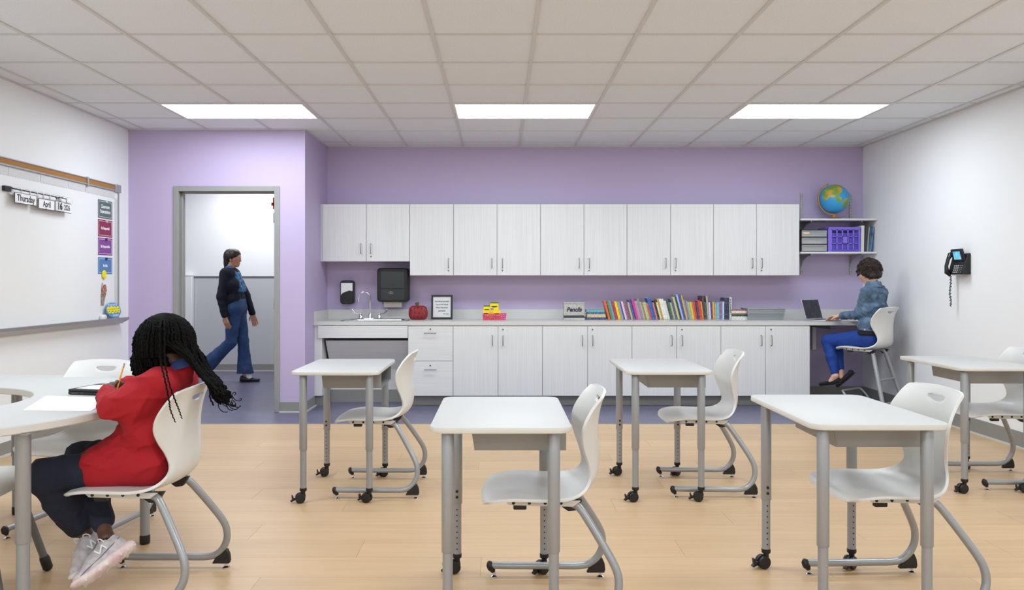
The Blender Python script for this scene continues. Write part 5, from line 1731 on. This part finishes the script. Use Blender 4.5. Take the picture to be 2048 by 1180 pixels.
# sweater
sw = [cap(pel + V3((-.005, -.065, -.01)), pel + V3((-.005, .065, -.01)), .094), cap(pel + V3((-.10, -.06, .01)), pel + V3((-.10, .07, .01)), .096), cap(pel - Y_ * .06, (pel - Y_ * .065).lerp(KA, .47), .1, .092), cap(pel + Y_ * .06, (pel + Y_ * .065).lerp(KB, .42), .1, .09), cap(bel - Y_ * .07, bel + Y_ * .07, .100), cap(che - Y_ * .07, che + Y_ * .07, .092), cap(bel, che, .092), cap(pel, bel, .1), cap(pel + V3((-.12, -.02, .05)), che + V3((-.05, -.04, -.06)), .075, .06), cap(SL_.lerp(EL_, .55) - V3((0, -.02, .09)), bel + V3((-.03, -.06, .02)), .05, .06),
      cap(upp + V3((.0, -.075, -.01)), upp + V3((.0, .075, -.01)), .07, .07), cap(upp, nek - V3((0, 0, .018)), .072, .056),
      cap(SL_, SL_.lerp(EL_, .55) - V3((0, 0, .018)), .066, .07), cap(SL_.lerp(EL_, .55) - V3((0, 0, .018)), EL_ + V3((.01, 0, -.004)), .07, .052), cap(SL_.lerp(EL_, .7) - V3((-.01, 0, .05)), SL_.lerp(EL_, .3) - V3((0, 0, .05)), .042, .05), cap(EL_, EL_.lerp(WL_, .85), .052, .04),
      cap(SR_, ER_, .066, .054), cap(ER_, ER_.lerp(WR_, .9), .052, .036)]
fs = folds(.008, 5, (45, 95), 7)
sd_ = sdf_obj('sweater', sw, .005, 'red_knit', girl, .03, lambda x, y, z: fs(x, y, z) * np.clip((z - .46) * 10, 0, 1))
# cuffs and collar
for a, b_, r_ in ((ER_.lerp(WR_, .84), ER_.lerp(WR_, .97), .033),):
    obj('cuff', MB().tube([a, a.lerp(b_, .3), a.lerp(b_, .7), b_], [r_ * .95, r_ * 1.08, r_ * 1.05, r_ * .9], 18), 'red_knit', girl, world=True, smooth=True)
ringp = []
for i in range(28):
    a = 2 * PI * i / 28
    ringp.append(V3((-1.328 + .058 * math.cos(a) + .004, yc - .003 + .06 * math.sin(a), .918 + .020 * math.cos(a) + .003)))
v = []; f = []
for i, p in enumerate(ringp):
    a = 2 * PI * i / 28
    o_ = V3((math.cos(a), math.sin(a), 0))
    for dr, dz in ((-.008, .022), (-.002, .026), (.016, -.004), (.018, -.012), (.008, -.006)):
        v.append(p + o_ * dr + V3((0, 0, dz)))
for i in range(28):
    for j in range(5):
        f.append((i * 5 + j, i * 5 + (j + 1) % 5, ((i + 1) % 28) * 5 + (j + 1) % 5, ((i + 1) % 28) * 5 + j))
obj('shirt_collar', MB().add(v, f), 'collar_navy', girl, world=True, smooth=True, angle=60)
# trousers
hemA, hemB = KA.lerp(AA, .83), KB.lerp(AB_, .80)
pr = [cap(pel - Y_ * .065 + V3((0, 0, -.01)), KA, .083, .070), cap(pel + Y_ * .065 + V3((0, 0, -.01)), KB, .083, .066), cap(KA, KA.lerp(AA, .5), .068, .066), cap(KA.lerp(AA, .5), hemA, .066, .052),
      cap(KB, KB.lerp(AB_, .5), .066, .06), cap(KB.lerp(AB_, .5), hemB, .06, .048), cap(pel - Y_ * .05, pel + Y_ * .05, .088)]
fp = folds(.005, 9, (50, 100), 7)
sdf_obj('trousers', pr, .0055, 'navy_cloth', girl, .022, fp)


def trainer(parent, heel, toe, up, L=.235):
    m_ = frame(heel, toe, up)
    q = L / .26
    S_ = lambda *a: tuple(x * q for x in a)
    up_ = [cap(S_(.045, 0, .05), S_(.05, 0, .088), .036 * q, .032 * q, (0, 1, 0), .92), cap(S_(.05, 0, .05), S_(.15, 0, .045), .040 * q, .036 * q, (0, 1, 0), .98), cap(S_(.15, 0, .042), S_(.215, 0, .034), .037 * q, .026 * q, (0, 0, 1), .85),
           cap(S_(.07, 0, .085), S_(.14, 0, .062), .026 * q, .026 * q), ball(S_(.05, 0, .13), .027 * q, None, 1, '-'), cap(S_(.05, 0, .12), S_(.055, 0, .09), .024 * q, .022 * q, None, 1, '-')]
    sh = local_sdf('shoe', up_, .0034, 'shoe_upper', parent, m_, .014)
    so = [cap(S_(.02, 0, .022), S_(.09, 0, .020), .036 * q, .036 * q, (0, 0, 1), .62), cap(S_(.09, 0, .018), S_(.18, 0, .016), .036 * q, .040 * q, (0, 0, 1), .48), cap(S_(.18, 0, .017), S_(.232, 0, .026), .038 * q, .026 * q, (0, 0, 1), .5)]
    lugs = [cap(S_(.0 + .03 * i, -.03, .005), S_(.0 + .03 * i, .03, .005), .006 * q) for i in range(8) if i != 3]
    local_sdf('sole', so + lugs, .0036, 'shoe_sole', sh, m_, .008)
    for sy in (-1, 1):
        pts = [m_ @ V3(S_(x, sy * w_, z_)) for x, w_, z_ in ((.022, .030, .07), (.05, .0375, .06), (.09, .0405, .05), (.14, .0385, .040), (.19, .034, .034), (.22, .021, .03))]
        obj('side_stripe', MB().tube([tuple(p) for p in crom([tuple(p) for p in pts], 24)], .0017, 6), 'shoe_line', sh, world=True, smooth=True)
        pts = [m_ @ V3(S_(x, sy * w_, z_)) for x, w_, z_ in ((.085, .0405, .055), (.092, .0375, .082), (.118, .0415, .054), (.125, .036, .078))]
        nm = MB().tube(pts[:2], .0034, 8).tube([pts[1], pts[2]], .0034, 8).tube(pts[2:], .0034, 8)
        obj('logo_letter', nm, 'shoe_white', sh, world=True, smooth=True)
    lc = MB()
    for i in range(4):
        x = .085 + .017 * i
        lc.tube([m_ @ V3(S_(x, -.026, .072 - .006 * i)), m_ @ V3(S_(x + .004, 0, .0925 - .008 * i)), m_ @ V3(S_(x, .026, .072 - .006 * i))], .0026, 6)
    for sy in (-1, 1):
        lp_ = [m_ @ V3(S_(.08 + .004 * math.sin(a) , sy * (.008 + .03 * (1 - math.cos(a)) / 2 ), .1 + .014 * math.sin(a))) for a in [2 * PI * i / 14 for i in range(14)]]
        lc.tube(lp_, .0024, 6, close=True)
    obj('laces', lc, 'shoe_white', sh, world=True, smooth=True)
    return sh


trainer(girl, *SHB)
trainer(girl, *SHA)
M('sock_black', (20, 20, 22), .9)
for a, b_ in ((AA, .0), (AB_, .0)):
    k_ = KA if a is AA else KB
    d_ = (a - k_).normalized()
    obj('sock', MB().tube([a - d_ * .008, a + d_ * .006, a + d_ * .03], [.0285, .030, .028], 16), 'sock_black', girl, world=True, smooth=True)

# braids: bumpy tapered ropes from the crown over the scalp
bm_ = MB()
rg = np.random.default_rng(4)
crown = Hc + hup.normalized() * .085 + V3((.02, 0, 0))
lat = Y_
def braid(pts, r0, r1, n=110):
    S_ = crom([tuple(p) for p in pts], n)
    ph_ = rg.uniform(0, 6)
    L_ = float(np.sum(np.linalg.norm(np.diff(S_, axis=0), axis=1)))
    path, rad = [], []
    for i, p in enumerate(S_):
        t_ = i / (n - 1)
        w_ = ph_ + t_ * L_ / .0062 * PI
        path.append((p[0] + .0011 * math.cos(w_ * .5), p[1] + .0011 * math.sin(w_ * .5), p[2]))
        rad.append((r0 + (r1 - r0) * t_) * (1 + .26 * math.sin(w_)))
    rad[-1] *= .3
    bm_.tube(path, rad, 6)
hu = hup.normalized(); hf = fdir.normalized()
def scalp(az, pol, inf=.014):
    """az 0 = face side, 90 = towards the viewer, 180 = back; pol from the top of the head"""
    a, p_ = math.radians(az), math.radians(pol)
    rx, ry, rz = .098 + inf, .078 + inf, .094 + inf
    return Hc + V3((.012, 0, .01)) + V3((-math.cos(a) * math.sin(p_) * rx, -math.sin(a) * math.sin(p_) * ry, math.cos(p_) * rz))
for az in np.arange(-62, 106, 3.1):
    for lay in range(2):
        az2 = az + rg.uniform(-2.5, 2.5)
        inf = .010 + .008 * lay + rg.uniform(-.002, .002)
        pts = [scalp(az2 * .3 + 150 * (abs(az2) < 0), 8 + 6 * rg.random(), inf), scalp(az2 * .8, 34, inf), scalp(az2, 60, inf), scalp(az2, 86, inf)]
        e_ = scalp(az2, 90, inf)
        front = max(0, math.cos(math.radians(az2)))
        zend = .885 + .05 * rg.random() - .02 * front
        dxf = -.004 - .012 * front * rg.random()
        # keep the ends above the shoulder and sleeve
        if az2 > 62:
            zend = max(zend, .925)
        pts += [e_ + V3((dxf + .004, (.006 if az2 > 0 else -.006), -.05)), V3((e_.x + dxf * 2 + .012, e_.y + (.018 if az2 > 0 else -.018), (e_.z + zend) / 2 - .01)), V3((e_.x + dxf * 2 + .02, e_.y + (.026 if az2 > 0 else -.03), zend))]
        braid(pts, .0052, .0040)
for az in np.arange(112, 252, 3.4):
    for lay in range(2):
        az2 = az + rg.uniform(-2.5, 2.5)
        inf = .012 + .009 * lay
        sidey = -math.sin(math.radians(az2))
        pts = [scalp(az2, 10 + 8 * rg.random(), inf), scalp(az2, 40, inf), scalp(az2, 66, inf), scalp(az2, 88, inf)]
        k_ = rg.random()
        pts += [V3((-1.268 + .02 * rg.random(), yc - .02 + sidey * .085, .955 + .012 * rg.random())), V3((-1.228 + .014 * rg.random(), yc - .01 + sidey * .07, .895)), V3((-1.192 + .02 * rg.random(), yc + sidey * .06, .845)),
                V3((-1.172 + .03 * (rg.random() - .4), yc + sidey * .06, .80 + .03 * k_)), V3((-1.16 + .045 * (rg.random() - .3), yc + sidey * .065, .765 + .045 * k_))]
        braid(pts, .0052, .0033, 120)
# two long front strands over the shoulder, one by the face, loose curled tips behind
braid([scalp(95, 20), scalp(100, 60, .03), P(322, 722, 3.13), P(330, 760, 3.07), P(338, 800, 3.04), P(341, 820, 3.035), P(351, 845, 3.03)], .0052, .0020, 120)
braid([scalp(104, 20), scalp(108, 60, .03), P(330, 722, 3.13), P(338, 765, 3.07), P(350, 800, 3.045), P(358, 820, 3.04), P(364, 838, 3.04)], .0050, .0018, 120)
braid([scalp(10, 30), scalp(14, 66, .02), P(266, 690, 3.2), P(271, 722, 3.2), P(274, 745, 3.2), P(277, 762, 3.2)], .0052, .0038, 90)
for i in range(16):
    c0 = V3((-1.155 + .045 * rg.random(), yc - .06 + .12 * rg.random(), .775 + .03 * rg.random()))
    R_ = .008 + .008 * rg.random()
    a0 = rg.uniform(0, 6)
    q = [c0 + V3((R_ * (math.cos(a0 + t_ * 5) - math.cos(a0)) + .018 * t_, .01 * t_, R_ * (math.sin(a0 + t_ * 5) - math.sin(a0)) - .028 * t_)) for t_ in np.linspace(0, 1, 14)]
    bm_.tube(q, [.0019] * 14, 5)
obj('braids', bm_, 'braid', girl, world=True, smooth=True, angle=85)
sdf_obj('scalp_hair', [cap(Hc + hu * .024 - hf * .03, Hc + hu * .024 + hf * .004, .093, .088, lat, .88), cap(Hc - hf * .045 + hu * .0, Hc - hf * .05 - hu * .03, .06, .045), ball(Hc + hf * .13 - hu * .06, .088, None, 1, '-')], .005, 'braid', girl, .02)

# ---- the woman at the counter
M('denim', (68, 90, 116), .8, var=((104, 128, 150), (16, 16, 16), 5, (.38, .68))); M('cobalt_cloth', (10, 58, 140), .75); M('black_cloth', (22, 22, 26), .85); M('hair_brown', (58, 42, 34), .6, var=((38, 27, 22), (60, 60, 60), 3, (.35, .65)))
M('stitch', (170, 180, 190), .7); M('button', (206, 206, 208), .3, .6)
a128 = math.radians(128)
fw_ = V3((math.cos(a128), math.sin(a128), 0)); lf_ = V3((-fw_.y, fw_.x, 0))
O_ = V3((3.56, 7.77, 0))
Wp = lambda f_, l_, z_: O_ + fw_ * f_ + lf_ * l_ + V3((0, 0, z_))
pel, bel, che, upp, nek, Hc2 = Wp(-.075, 0, .725), Wp(-.085, 0, .86), Wp(-.085, 0, 1.0), Wp(-.095, 0, 1.155), Wp(-.08, 0, 1.245), Wp(-.035, 0, 1.352)
SL2, SR2 = Wp(-.09, .14, 1.17), Wp(-.09, -.14, 1.17)
EL2, ER2 = V3((3.475, 7.70, .95)), V3((3.70, 7.965, .975))
WL2, WR2 = V3((3.42, 7.985, .925)), V3((3.545, 8.07, .925))
KL, KR = Wp(.34, .075, .672), Wp(.345, -.07, .68)
AL, AR = V3((3.325, 7.90, .335)), V3((3.39, 7.94, .37))
face2, up2 = (fw_ * .85 + V3((0, 0, -.52))), V3((0, 0, 1)) + fw_ * .5
prims = head(Hc2, face2, up2, 1.0) + [cap(nek - V3((0, 0, .05)), Hc2 + V3((0, 0, -.05)) - fw_ * .03, .05, .05), cap(upp - lf_ * .07, upp + lf_ * .07, .065), cap(che - lf_ * .06, che + lf_ * .06, .085), cap(bel - lf_ * .07, bel + lf_ * .07, .085), cap(pel - lf_ * .08, pel + lf_ * .08, .09),
    cap(che, upp, .09, .07), cap(bel, che, .085), cap(upp, nek, .06, .05), cap(SL2, EL2, .04, .034), cap(EL2, WL2, .034, .023), cap(SR2, ER2, .04, .034), cap(ER2, WR2, .034, .023),
    cap(pel + lf_ * .08, KL, .07, .05), cap(pel - lf_ * .08, KR, .07, .05), cap(KL, AL, .045, .03), cap(KR, AR, .045, .03), cap(AL, AL + V3((-.03, .03, -.06)), .03, .026), cap(AR, AR + V3((.0, -.03, -.06)), .03, .026)]
prims += hand(WL2, V3((-.45, .89, -.1)), V3((0, 0, -1)), 1.0, .28, 1) + hand(WR2, V3((-.55, .83, -.1)), V3((0, 0, -1)), 1.0, .28, -1)
woman = person_body(prims, .0045, 'skin_light', (O_.x, O_.y, 0), 'person with short curly brown hair in a denim jacket typing on a laptop', .02)
eyes(woman, Hc2, face2, up2)
jk = [cap(bel + V3((0, 0, -.015)) - lf_ * .09, bel + V3((0, 0, -.015)) + lf_ * .09, .104), cap(che - lf_ * .075, che + lf_ * .075, .102), cap(bel, che, .1), cap(upp - lf_ * .085 - V3((0, 0, .015)), upp + lf_ * .085 - V3((0, 0, .015)), .08), cap(che, upp, .1, .085), cap(upp, nek, .075, .056),
      cap(SL2, EL2, .06, .05), cap(EL2, EL2.lerp(WL2, .86), .05, .037), cap(SR2, ER2, .06, .05), cap(ER2, ER2.lerp(WR2, .86), .052, .037), cap(Wp(-.13, -.09, .79), Wp(-.13, .09, .79), .2, .2, None, 1, '-')]
jk = [cap(p[0], p[1], p[2], p[3], p[4], p[5], p[6]) for p in jk if p[6] == '+'] + [cap(Wp(-.085, -.3, .70), Wp(-.085, .3, .70), .098, .098, fw_, 3.0, '-')]
fj = folds(.0055, 21, (45, 90), 7)
sdf_obj('denim_jacket', jk, .005, 'denim', woman, .026, fj)
obj('jacket_hem', MB().tube([Wp(-.085 + .102 * math.cos(a), .185 * math.sin(a), .81 + .006 * math.sin(2 * a)) for a in [2 * PI * i / 36 for i in range(36)]], .012, 8, close=True), 'denim', woman, world=True, smooth=True)
cl = []
v = []; f = []
for i in range(25):
    a = math.radians(40 + 280 * i / 24)
    o_ = fw_ * math.cos(a) + lf_ * math.sin(a)
    p = nek + V3((0, 0, -.005)) - fw_ * .005
    for dr, dz in ((.056, .03), (.063, .032), (.084, -.02), (.08, -.025), (.062, .0)):
        v.append(p + o_ * dr + V3((0, 0, dz)))
for i in range(24):
    for j in range(5):
        f.append((i * 5 + j, i * 5 + (j + 1) % 5, (i + 1) * 5 + (j + 1) % 5, (i + 1) * 5 + j))
obj('jacket_collar', MB().add(v, f), 'denim', woman, world=True, smooth=True, angle=60)
for wpt, ept in ((WL2, EL2), (WR2, ER2)):
    d_ = (wpt - ept).normalized(); c_ = ept.lerp(wpt, .8)
    obj('cuff', MB().tube([c_, c_ + d_ * .008, c_ + d_ * .042, c_ + d_ * .046], [.036, .041, .039, .033], 18), 'denim', woman, world=True, smooth=True)
# back yoke seam and button tab
def onback(l_, z_, off=.003):
    return Wp(-.135 - .112 * math.sqrt(max(.05, 1 - (l_ / .235) ** 2)) - off, l_, z_)
obj('belt', MB().tube([Wp(-.08 + .1 * math.cos(a), .172 * math.sin(a), .775) for a in [2 * PI * i / 36 for i in range(36)]], .024, 8, close=True), 'black_cloth', woman, world=True, smooth=True)
obj('hem_button', MB().cyl(Wp(-.1, .194, .812), Wp(-.1, .2, .812), .009, 12), 'button', woman, world=True, smooth=True)
pr = [cap(pel - lf_ * .075, pel + lf_ * .075, .105), cap(pel + lf_ * .075, KL, .092, .062), cap(pel - lf_ * .075, KR, .092, .062), cap(KL, KL.lerp(AL, .45), .062, .055), cap(KL.lerp(AL, .45), KL.lerp(AL, .9), .055, .04), cap(KR, KR.lerp(AR, .45), .062, .055), cap(KR.lerp(AR, .45), KR.lerp(AR, .9), .055, .04), cap(pel, Wp(-.08, 0, .78), .1, .09)]
sdf_obj('trousers', pr, .006, 'cobalt_cloth', woman, .02, folds(.003, 31, (50, 100)))


def flat_shoe(parent, heel, toe, up, mat='black_cloth', L=.25, name='shoe', sole=True, hi=0.0):
    m_ = frame(heel, toe, up); q = L / .25
    S_ = lambda *a: tuple(x * q for x in a)
    pr_ = [cap(S_(.035, 0, .03), S_(.1, 0, .026), .034 * q, .034 * q, (0, 0, 1), .9 + hi), cap(S_(.1, 0, .026), S_(.215, 0, .022), .036 * q, .026 * q, (0, 0, 1), .68), cap(S_(.06, 0, .075 + hi * .02), S_(.12, 0, .072 + hi * .02), .032 * q, .028 * q, None, 1, '-')]
    sh = local_sdf(name, pr_, .0045, mat, parent, m_, .012)
    if sole:
        so = [cap(S_(.03, 0, .004), S_(.09, 0, .003), .033 * q, .031 * q, (0, 0, 1), .22), cap(S_(.09, 0, .003), S_(.212, 0, .004), .034 * q, .027 * q, (0, 0, 1), .2)]
        local_sdf('sole', so, .0045, 'sole_dark', sh, m_, .006)
    return sh


M('sole_dark', (38, 36, 36), .7)
flat_shoe(woman, V3((3.475, 7.79, .375)), V3((3.345, 7.91, .205)), V3((-.72, .35, .35)), L=.245)
flat_shoe(woman, V3((3.38, 7.865, .262)), V3((3.22, 8.01, .215)), V3((-.25, .25, .9)), L=.24)
# curls
fh = folds(.006, 41, (110, 190), 8)
fu = V3(face2).normalized(); uu = (up2 - fu * up2.dot(fu)).normalized()
hr = [cap(Hc2 + uu * .045 - fu * .05, Hc2 + uu * .035 + fu * .03, .076, .074), cap(Hc2 + lf_ * .05 - fu * .02, Hc2 + lf_ * .05 - fu * .04 - uu * .04, .054, .046), cap(Hc2 - lf_ * .05 - fu * .02, Hc2 - lf_ * .05 - fu * .04 - uu * .04, .054, .046), cap(Hc2 - fu * .07, Hc2 - fu * .07 - uu * .055, .06, .044),
      cap(Hc2 + fu * .135 - uu * .03, Hc2 + fu * .12 - uu * .1, .06, .07, None, 1, '-')]
sdf_obj('curly_hair', hr, .0055, 'hair_brown', woman, .02, fh, relax=1)
cm_ = MB()
rg = np.random.default_rng(8)
for i in range(1500):
    v_ = V3(rg.normal(size=3)).normalized()
    if v_.z < -.85 or (v_.dot(fu) > .3 and v_.dot(uu) < .3):
        continue
    c0 = Hc2 + uu * .03 - fu * .03 + V3((v_.x * .104, v_.y * .104, v_.z * .104 + .012)) * 1.0
    R_, a0 = .005 + .005 * rg.random(), rg.uniform(0, 6)
    c0 = c0 - v_ * (.024 * rg.random() + .004)
    t1 = v_.orthogonal().normalized(); t2 = v_.cross(t1)
    q = [c0 + t1 * R_ * math.cos(a0 + t_ * 7) + t2 * R_ * math.sin(a0 + t_ * 7) + v_ * (.022 * t_) - V3((0, 0, .024 * t_)) for t_ in np.linspace(0, 1, 12)]
    cm_.tube(q, [.0042 - .0022 * t_ for t_ in np.linspace(0, 1, 12)], 5)
obj('loose_curls', cm_, 'hair_brown', woman, world=True, smooth=True, angle=85)

# ---- the person walking past the doorway
M('jeans', (34, 60, 104), .8, var=((44, 74, 118), (10, 10, 10), 3, (.4, .65))); M('navy_knit', (16, 20, 34), .9); M('shirt_blue', (40, 92, 146), .8, var=((92, 138, 180), (50, 50, 50), 2, (.42, .6))); M('hair_dark', (34, 26, 22), .5); M('sock_white', (228, 228, 230), .9); M('shoe_black', (24, 23, 24), .35)
XW0, YW0 = -3.39, 10.0
wp_ = lambda x, y, z: V3((XW0 + x, YW0 + y, z))
pel, bel, che, upp, nek, Hc3 = wp_(.06, 0, .93), wp_(.04, 0, 1.08), wp_(.03, 0, 1.22), wp_(-.005, 0, 1.37), wp_(-.01, 0, 1.44), wp_(.025, 0, 1.56)
SLn, SRn = wp_(-.02, -.165, 1.375), wp_(-.01, .165, 1.375)
ELn, ERn = wp_(-.06, -.2, 1.08), wp_(.12, .2, 1.09)
WLn, WRn = wp_(-.01, -.2, .84), wp_(.215, .18, .855)
Kf, Kb = wp_(.13, .06, .52), wp_(.02, -.07, .51)
Af, Ab = wp_(.155, .06, .10), wp_(-.27, -.07, .235)
prims = head(Hc3, V3((1, -.1, -.05)), V3((0, 0, 1)), 1.0) + [cap(upp, nek, .06, .05), cap(nek - V3((0, 0, .02)), Hc3 - V3((.02, 0, .06)), .05, .05), cap(upp - Y_ * .1, upp + Y_ * .1, .065), cap(che - Y_ * .08, che + Y_ * .08, .085), cap(che, upp, .085, .065), cap(bel - Y_ * .07, bel + Y_ * .07, .085), cap(bel, che, .085),
    cap(pel - Y_ * .08, pel + Y_ * .08, .095), cap(bel, pel, .085, .095), cap(SLn, ELn, .042, .035), cap(ELn, WLn, .034, .024), cap(SRn, ERn, .042, .035), cap(ERn, WRn, .034, .024), cap(pel + Y_ * .07, Kf, .075, .05), cap(Kf, Af, .048, .032), cap(pel - Y_ * .07, Kb, .075, .05), cap(Kb, Ab, .048, .032),
    cap(Af, Af + V3((.05, 0, -.055)), .03, .028), cap(Ab, Ab + V3((.0, 0, -.08)), .03, .026)]
prims += hand(WLn, V3((.25, .0, -1)), V3((.3, 1, 0)), 1.0, .35, -1) + hand(WRn, V3((.25, 0, -1)), V3((.3, -1, 0)), 1.0, .35, 1)
walker = person_body(prims, .005, 'skin_tan', (XW0, YW0, 0), 'person in a dark navy sweater and flared jeans striding past the doorway', .02)
eyes(walker, Hc3, V3((1, -.1, -.05)), V3((0, 0, 1)))
swp = [cap(bel - Y_ * .085 + V3((0, 0, -.03)), bel + Y_ * .085 + V3((0, 0, -.03)), .108), cap(che - Y_ * .1, che + Y_ * .1, .110), cap(bel, che, .108), cap(upp - Y_ * .115 - V3((0, 0, .01)), upp + Y_ * .115 - V3((0, 0, .01)), .085), cap(che, upp, .108, .088),
       cap(SLn, ELn, .064, .054), cap(ELn, ELn.lerp(WLn, .93), .054, .042), cap(SRn, ERn, .064, .054), cap(ERn, ERn.lerp(WRn, .93), .054, .042)]
sdf_obj('sweater', swp, .007, 'navy_knit', walker, .025, folds(.005, 51, (35, 70)))
sdf_obj('shirt_front', [cap(wp_(.05, -.06, 1.36), wp_(.13, -.07, 1.17), .045, .04), cap(wp_(.05, .06, 1.36), wp_(.13, .07, 1.17), .045, .04), cap(wp_(.07, 0, 1.34), wp_(.135, 0, 1.16), .05, .035), cap(nek + V3((0, -.035, -.02)), nek + V3((0, .035, -.02)), .056)], .007, 'shirt_blue', walker, .02)
jn = [cap(pel - Y_ * .085, pel + Y_ * .085, .112), cap(pel + V3((0, 0, .07)) - Y_ * .07, pel + V3((0, 0, .07)) + Y_ * .07, .104), cap(pel + Y_ * .075, Kf, .098, .07), cap(Kf, Kf.lerp(Af, .5), .07, .075), cap(Kf.lerp(Af, .5), Af + V3((.0, 0, .02)), .075, .105), cap(pel - Y_ * .075, Kb, .098, .07), cap(Kb, Kb.lerp(Ab, .5), .07, .075), cap(Kb.lerp(Ab, .5), Kb.lerp(Ab, .98), .075, .1),
      cap(Af + V3((0, -.3, -.075)), Af + V3((0, .3, -.075)), .085, .085, (1, 0, 0), 4.0, '-')]
sdf_obj('jeans', jn, .007, 'jeans', walker, .02, folds(.004, 61, (35, 70)))
flat_shoe(walker, wp_(.085, .06, .004), wp_(.345, .06, .004), V3((0, 0, 1)), 'shoe_black', .27, hi=.4)
flat_shoe(walker, wp_(-.335, -.07, .17), wp_(-.235, -.07, .0), V3((.85, 0, .5)), 'shoe_black', .21, hi=.4)
obj('sock', MB().tube([Af + V3((.03, 0, .02)), Af + V3((.045, 0, -.03)), Af + V3((.055, 0, -.06))], [.036, .037, .034], 14), 'sock_white', walker, world=True, smooth=True)
sdf_obj('hair', [cap(Hc3 + V3((-.03, 0, .035)), Hc3 + V3((.012, 0, .04)), .09, .082), cap(Hc3 + V3((-.06, 0, 0)), Hc3 + V3((-.07, 0, -.06)), .06, .05), cap(Hc3 + V3((-.075, 0, -.05)), Hc3 + V3((-.095, 0, -.13)), .035, .025), ball(Hc3 + V3((.11, 0, -.03)), .08, None, 1, '-')], .006, 'hair_dark', walker, .02, folds(.002, 71, (60, 120)))
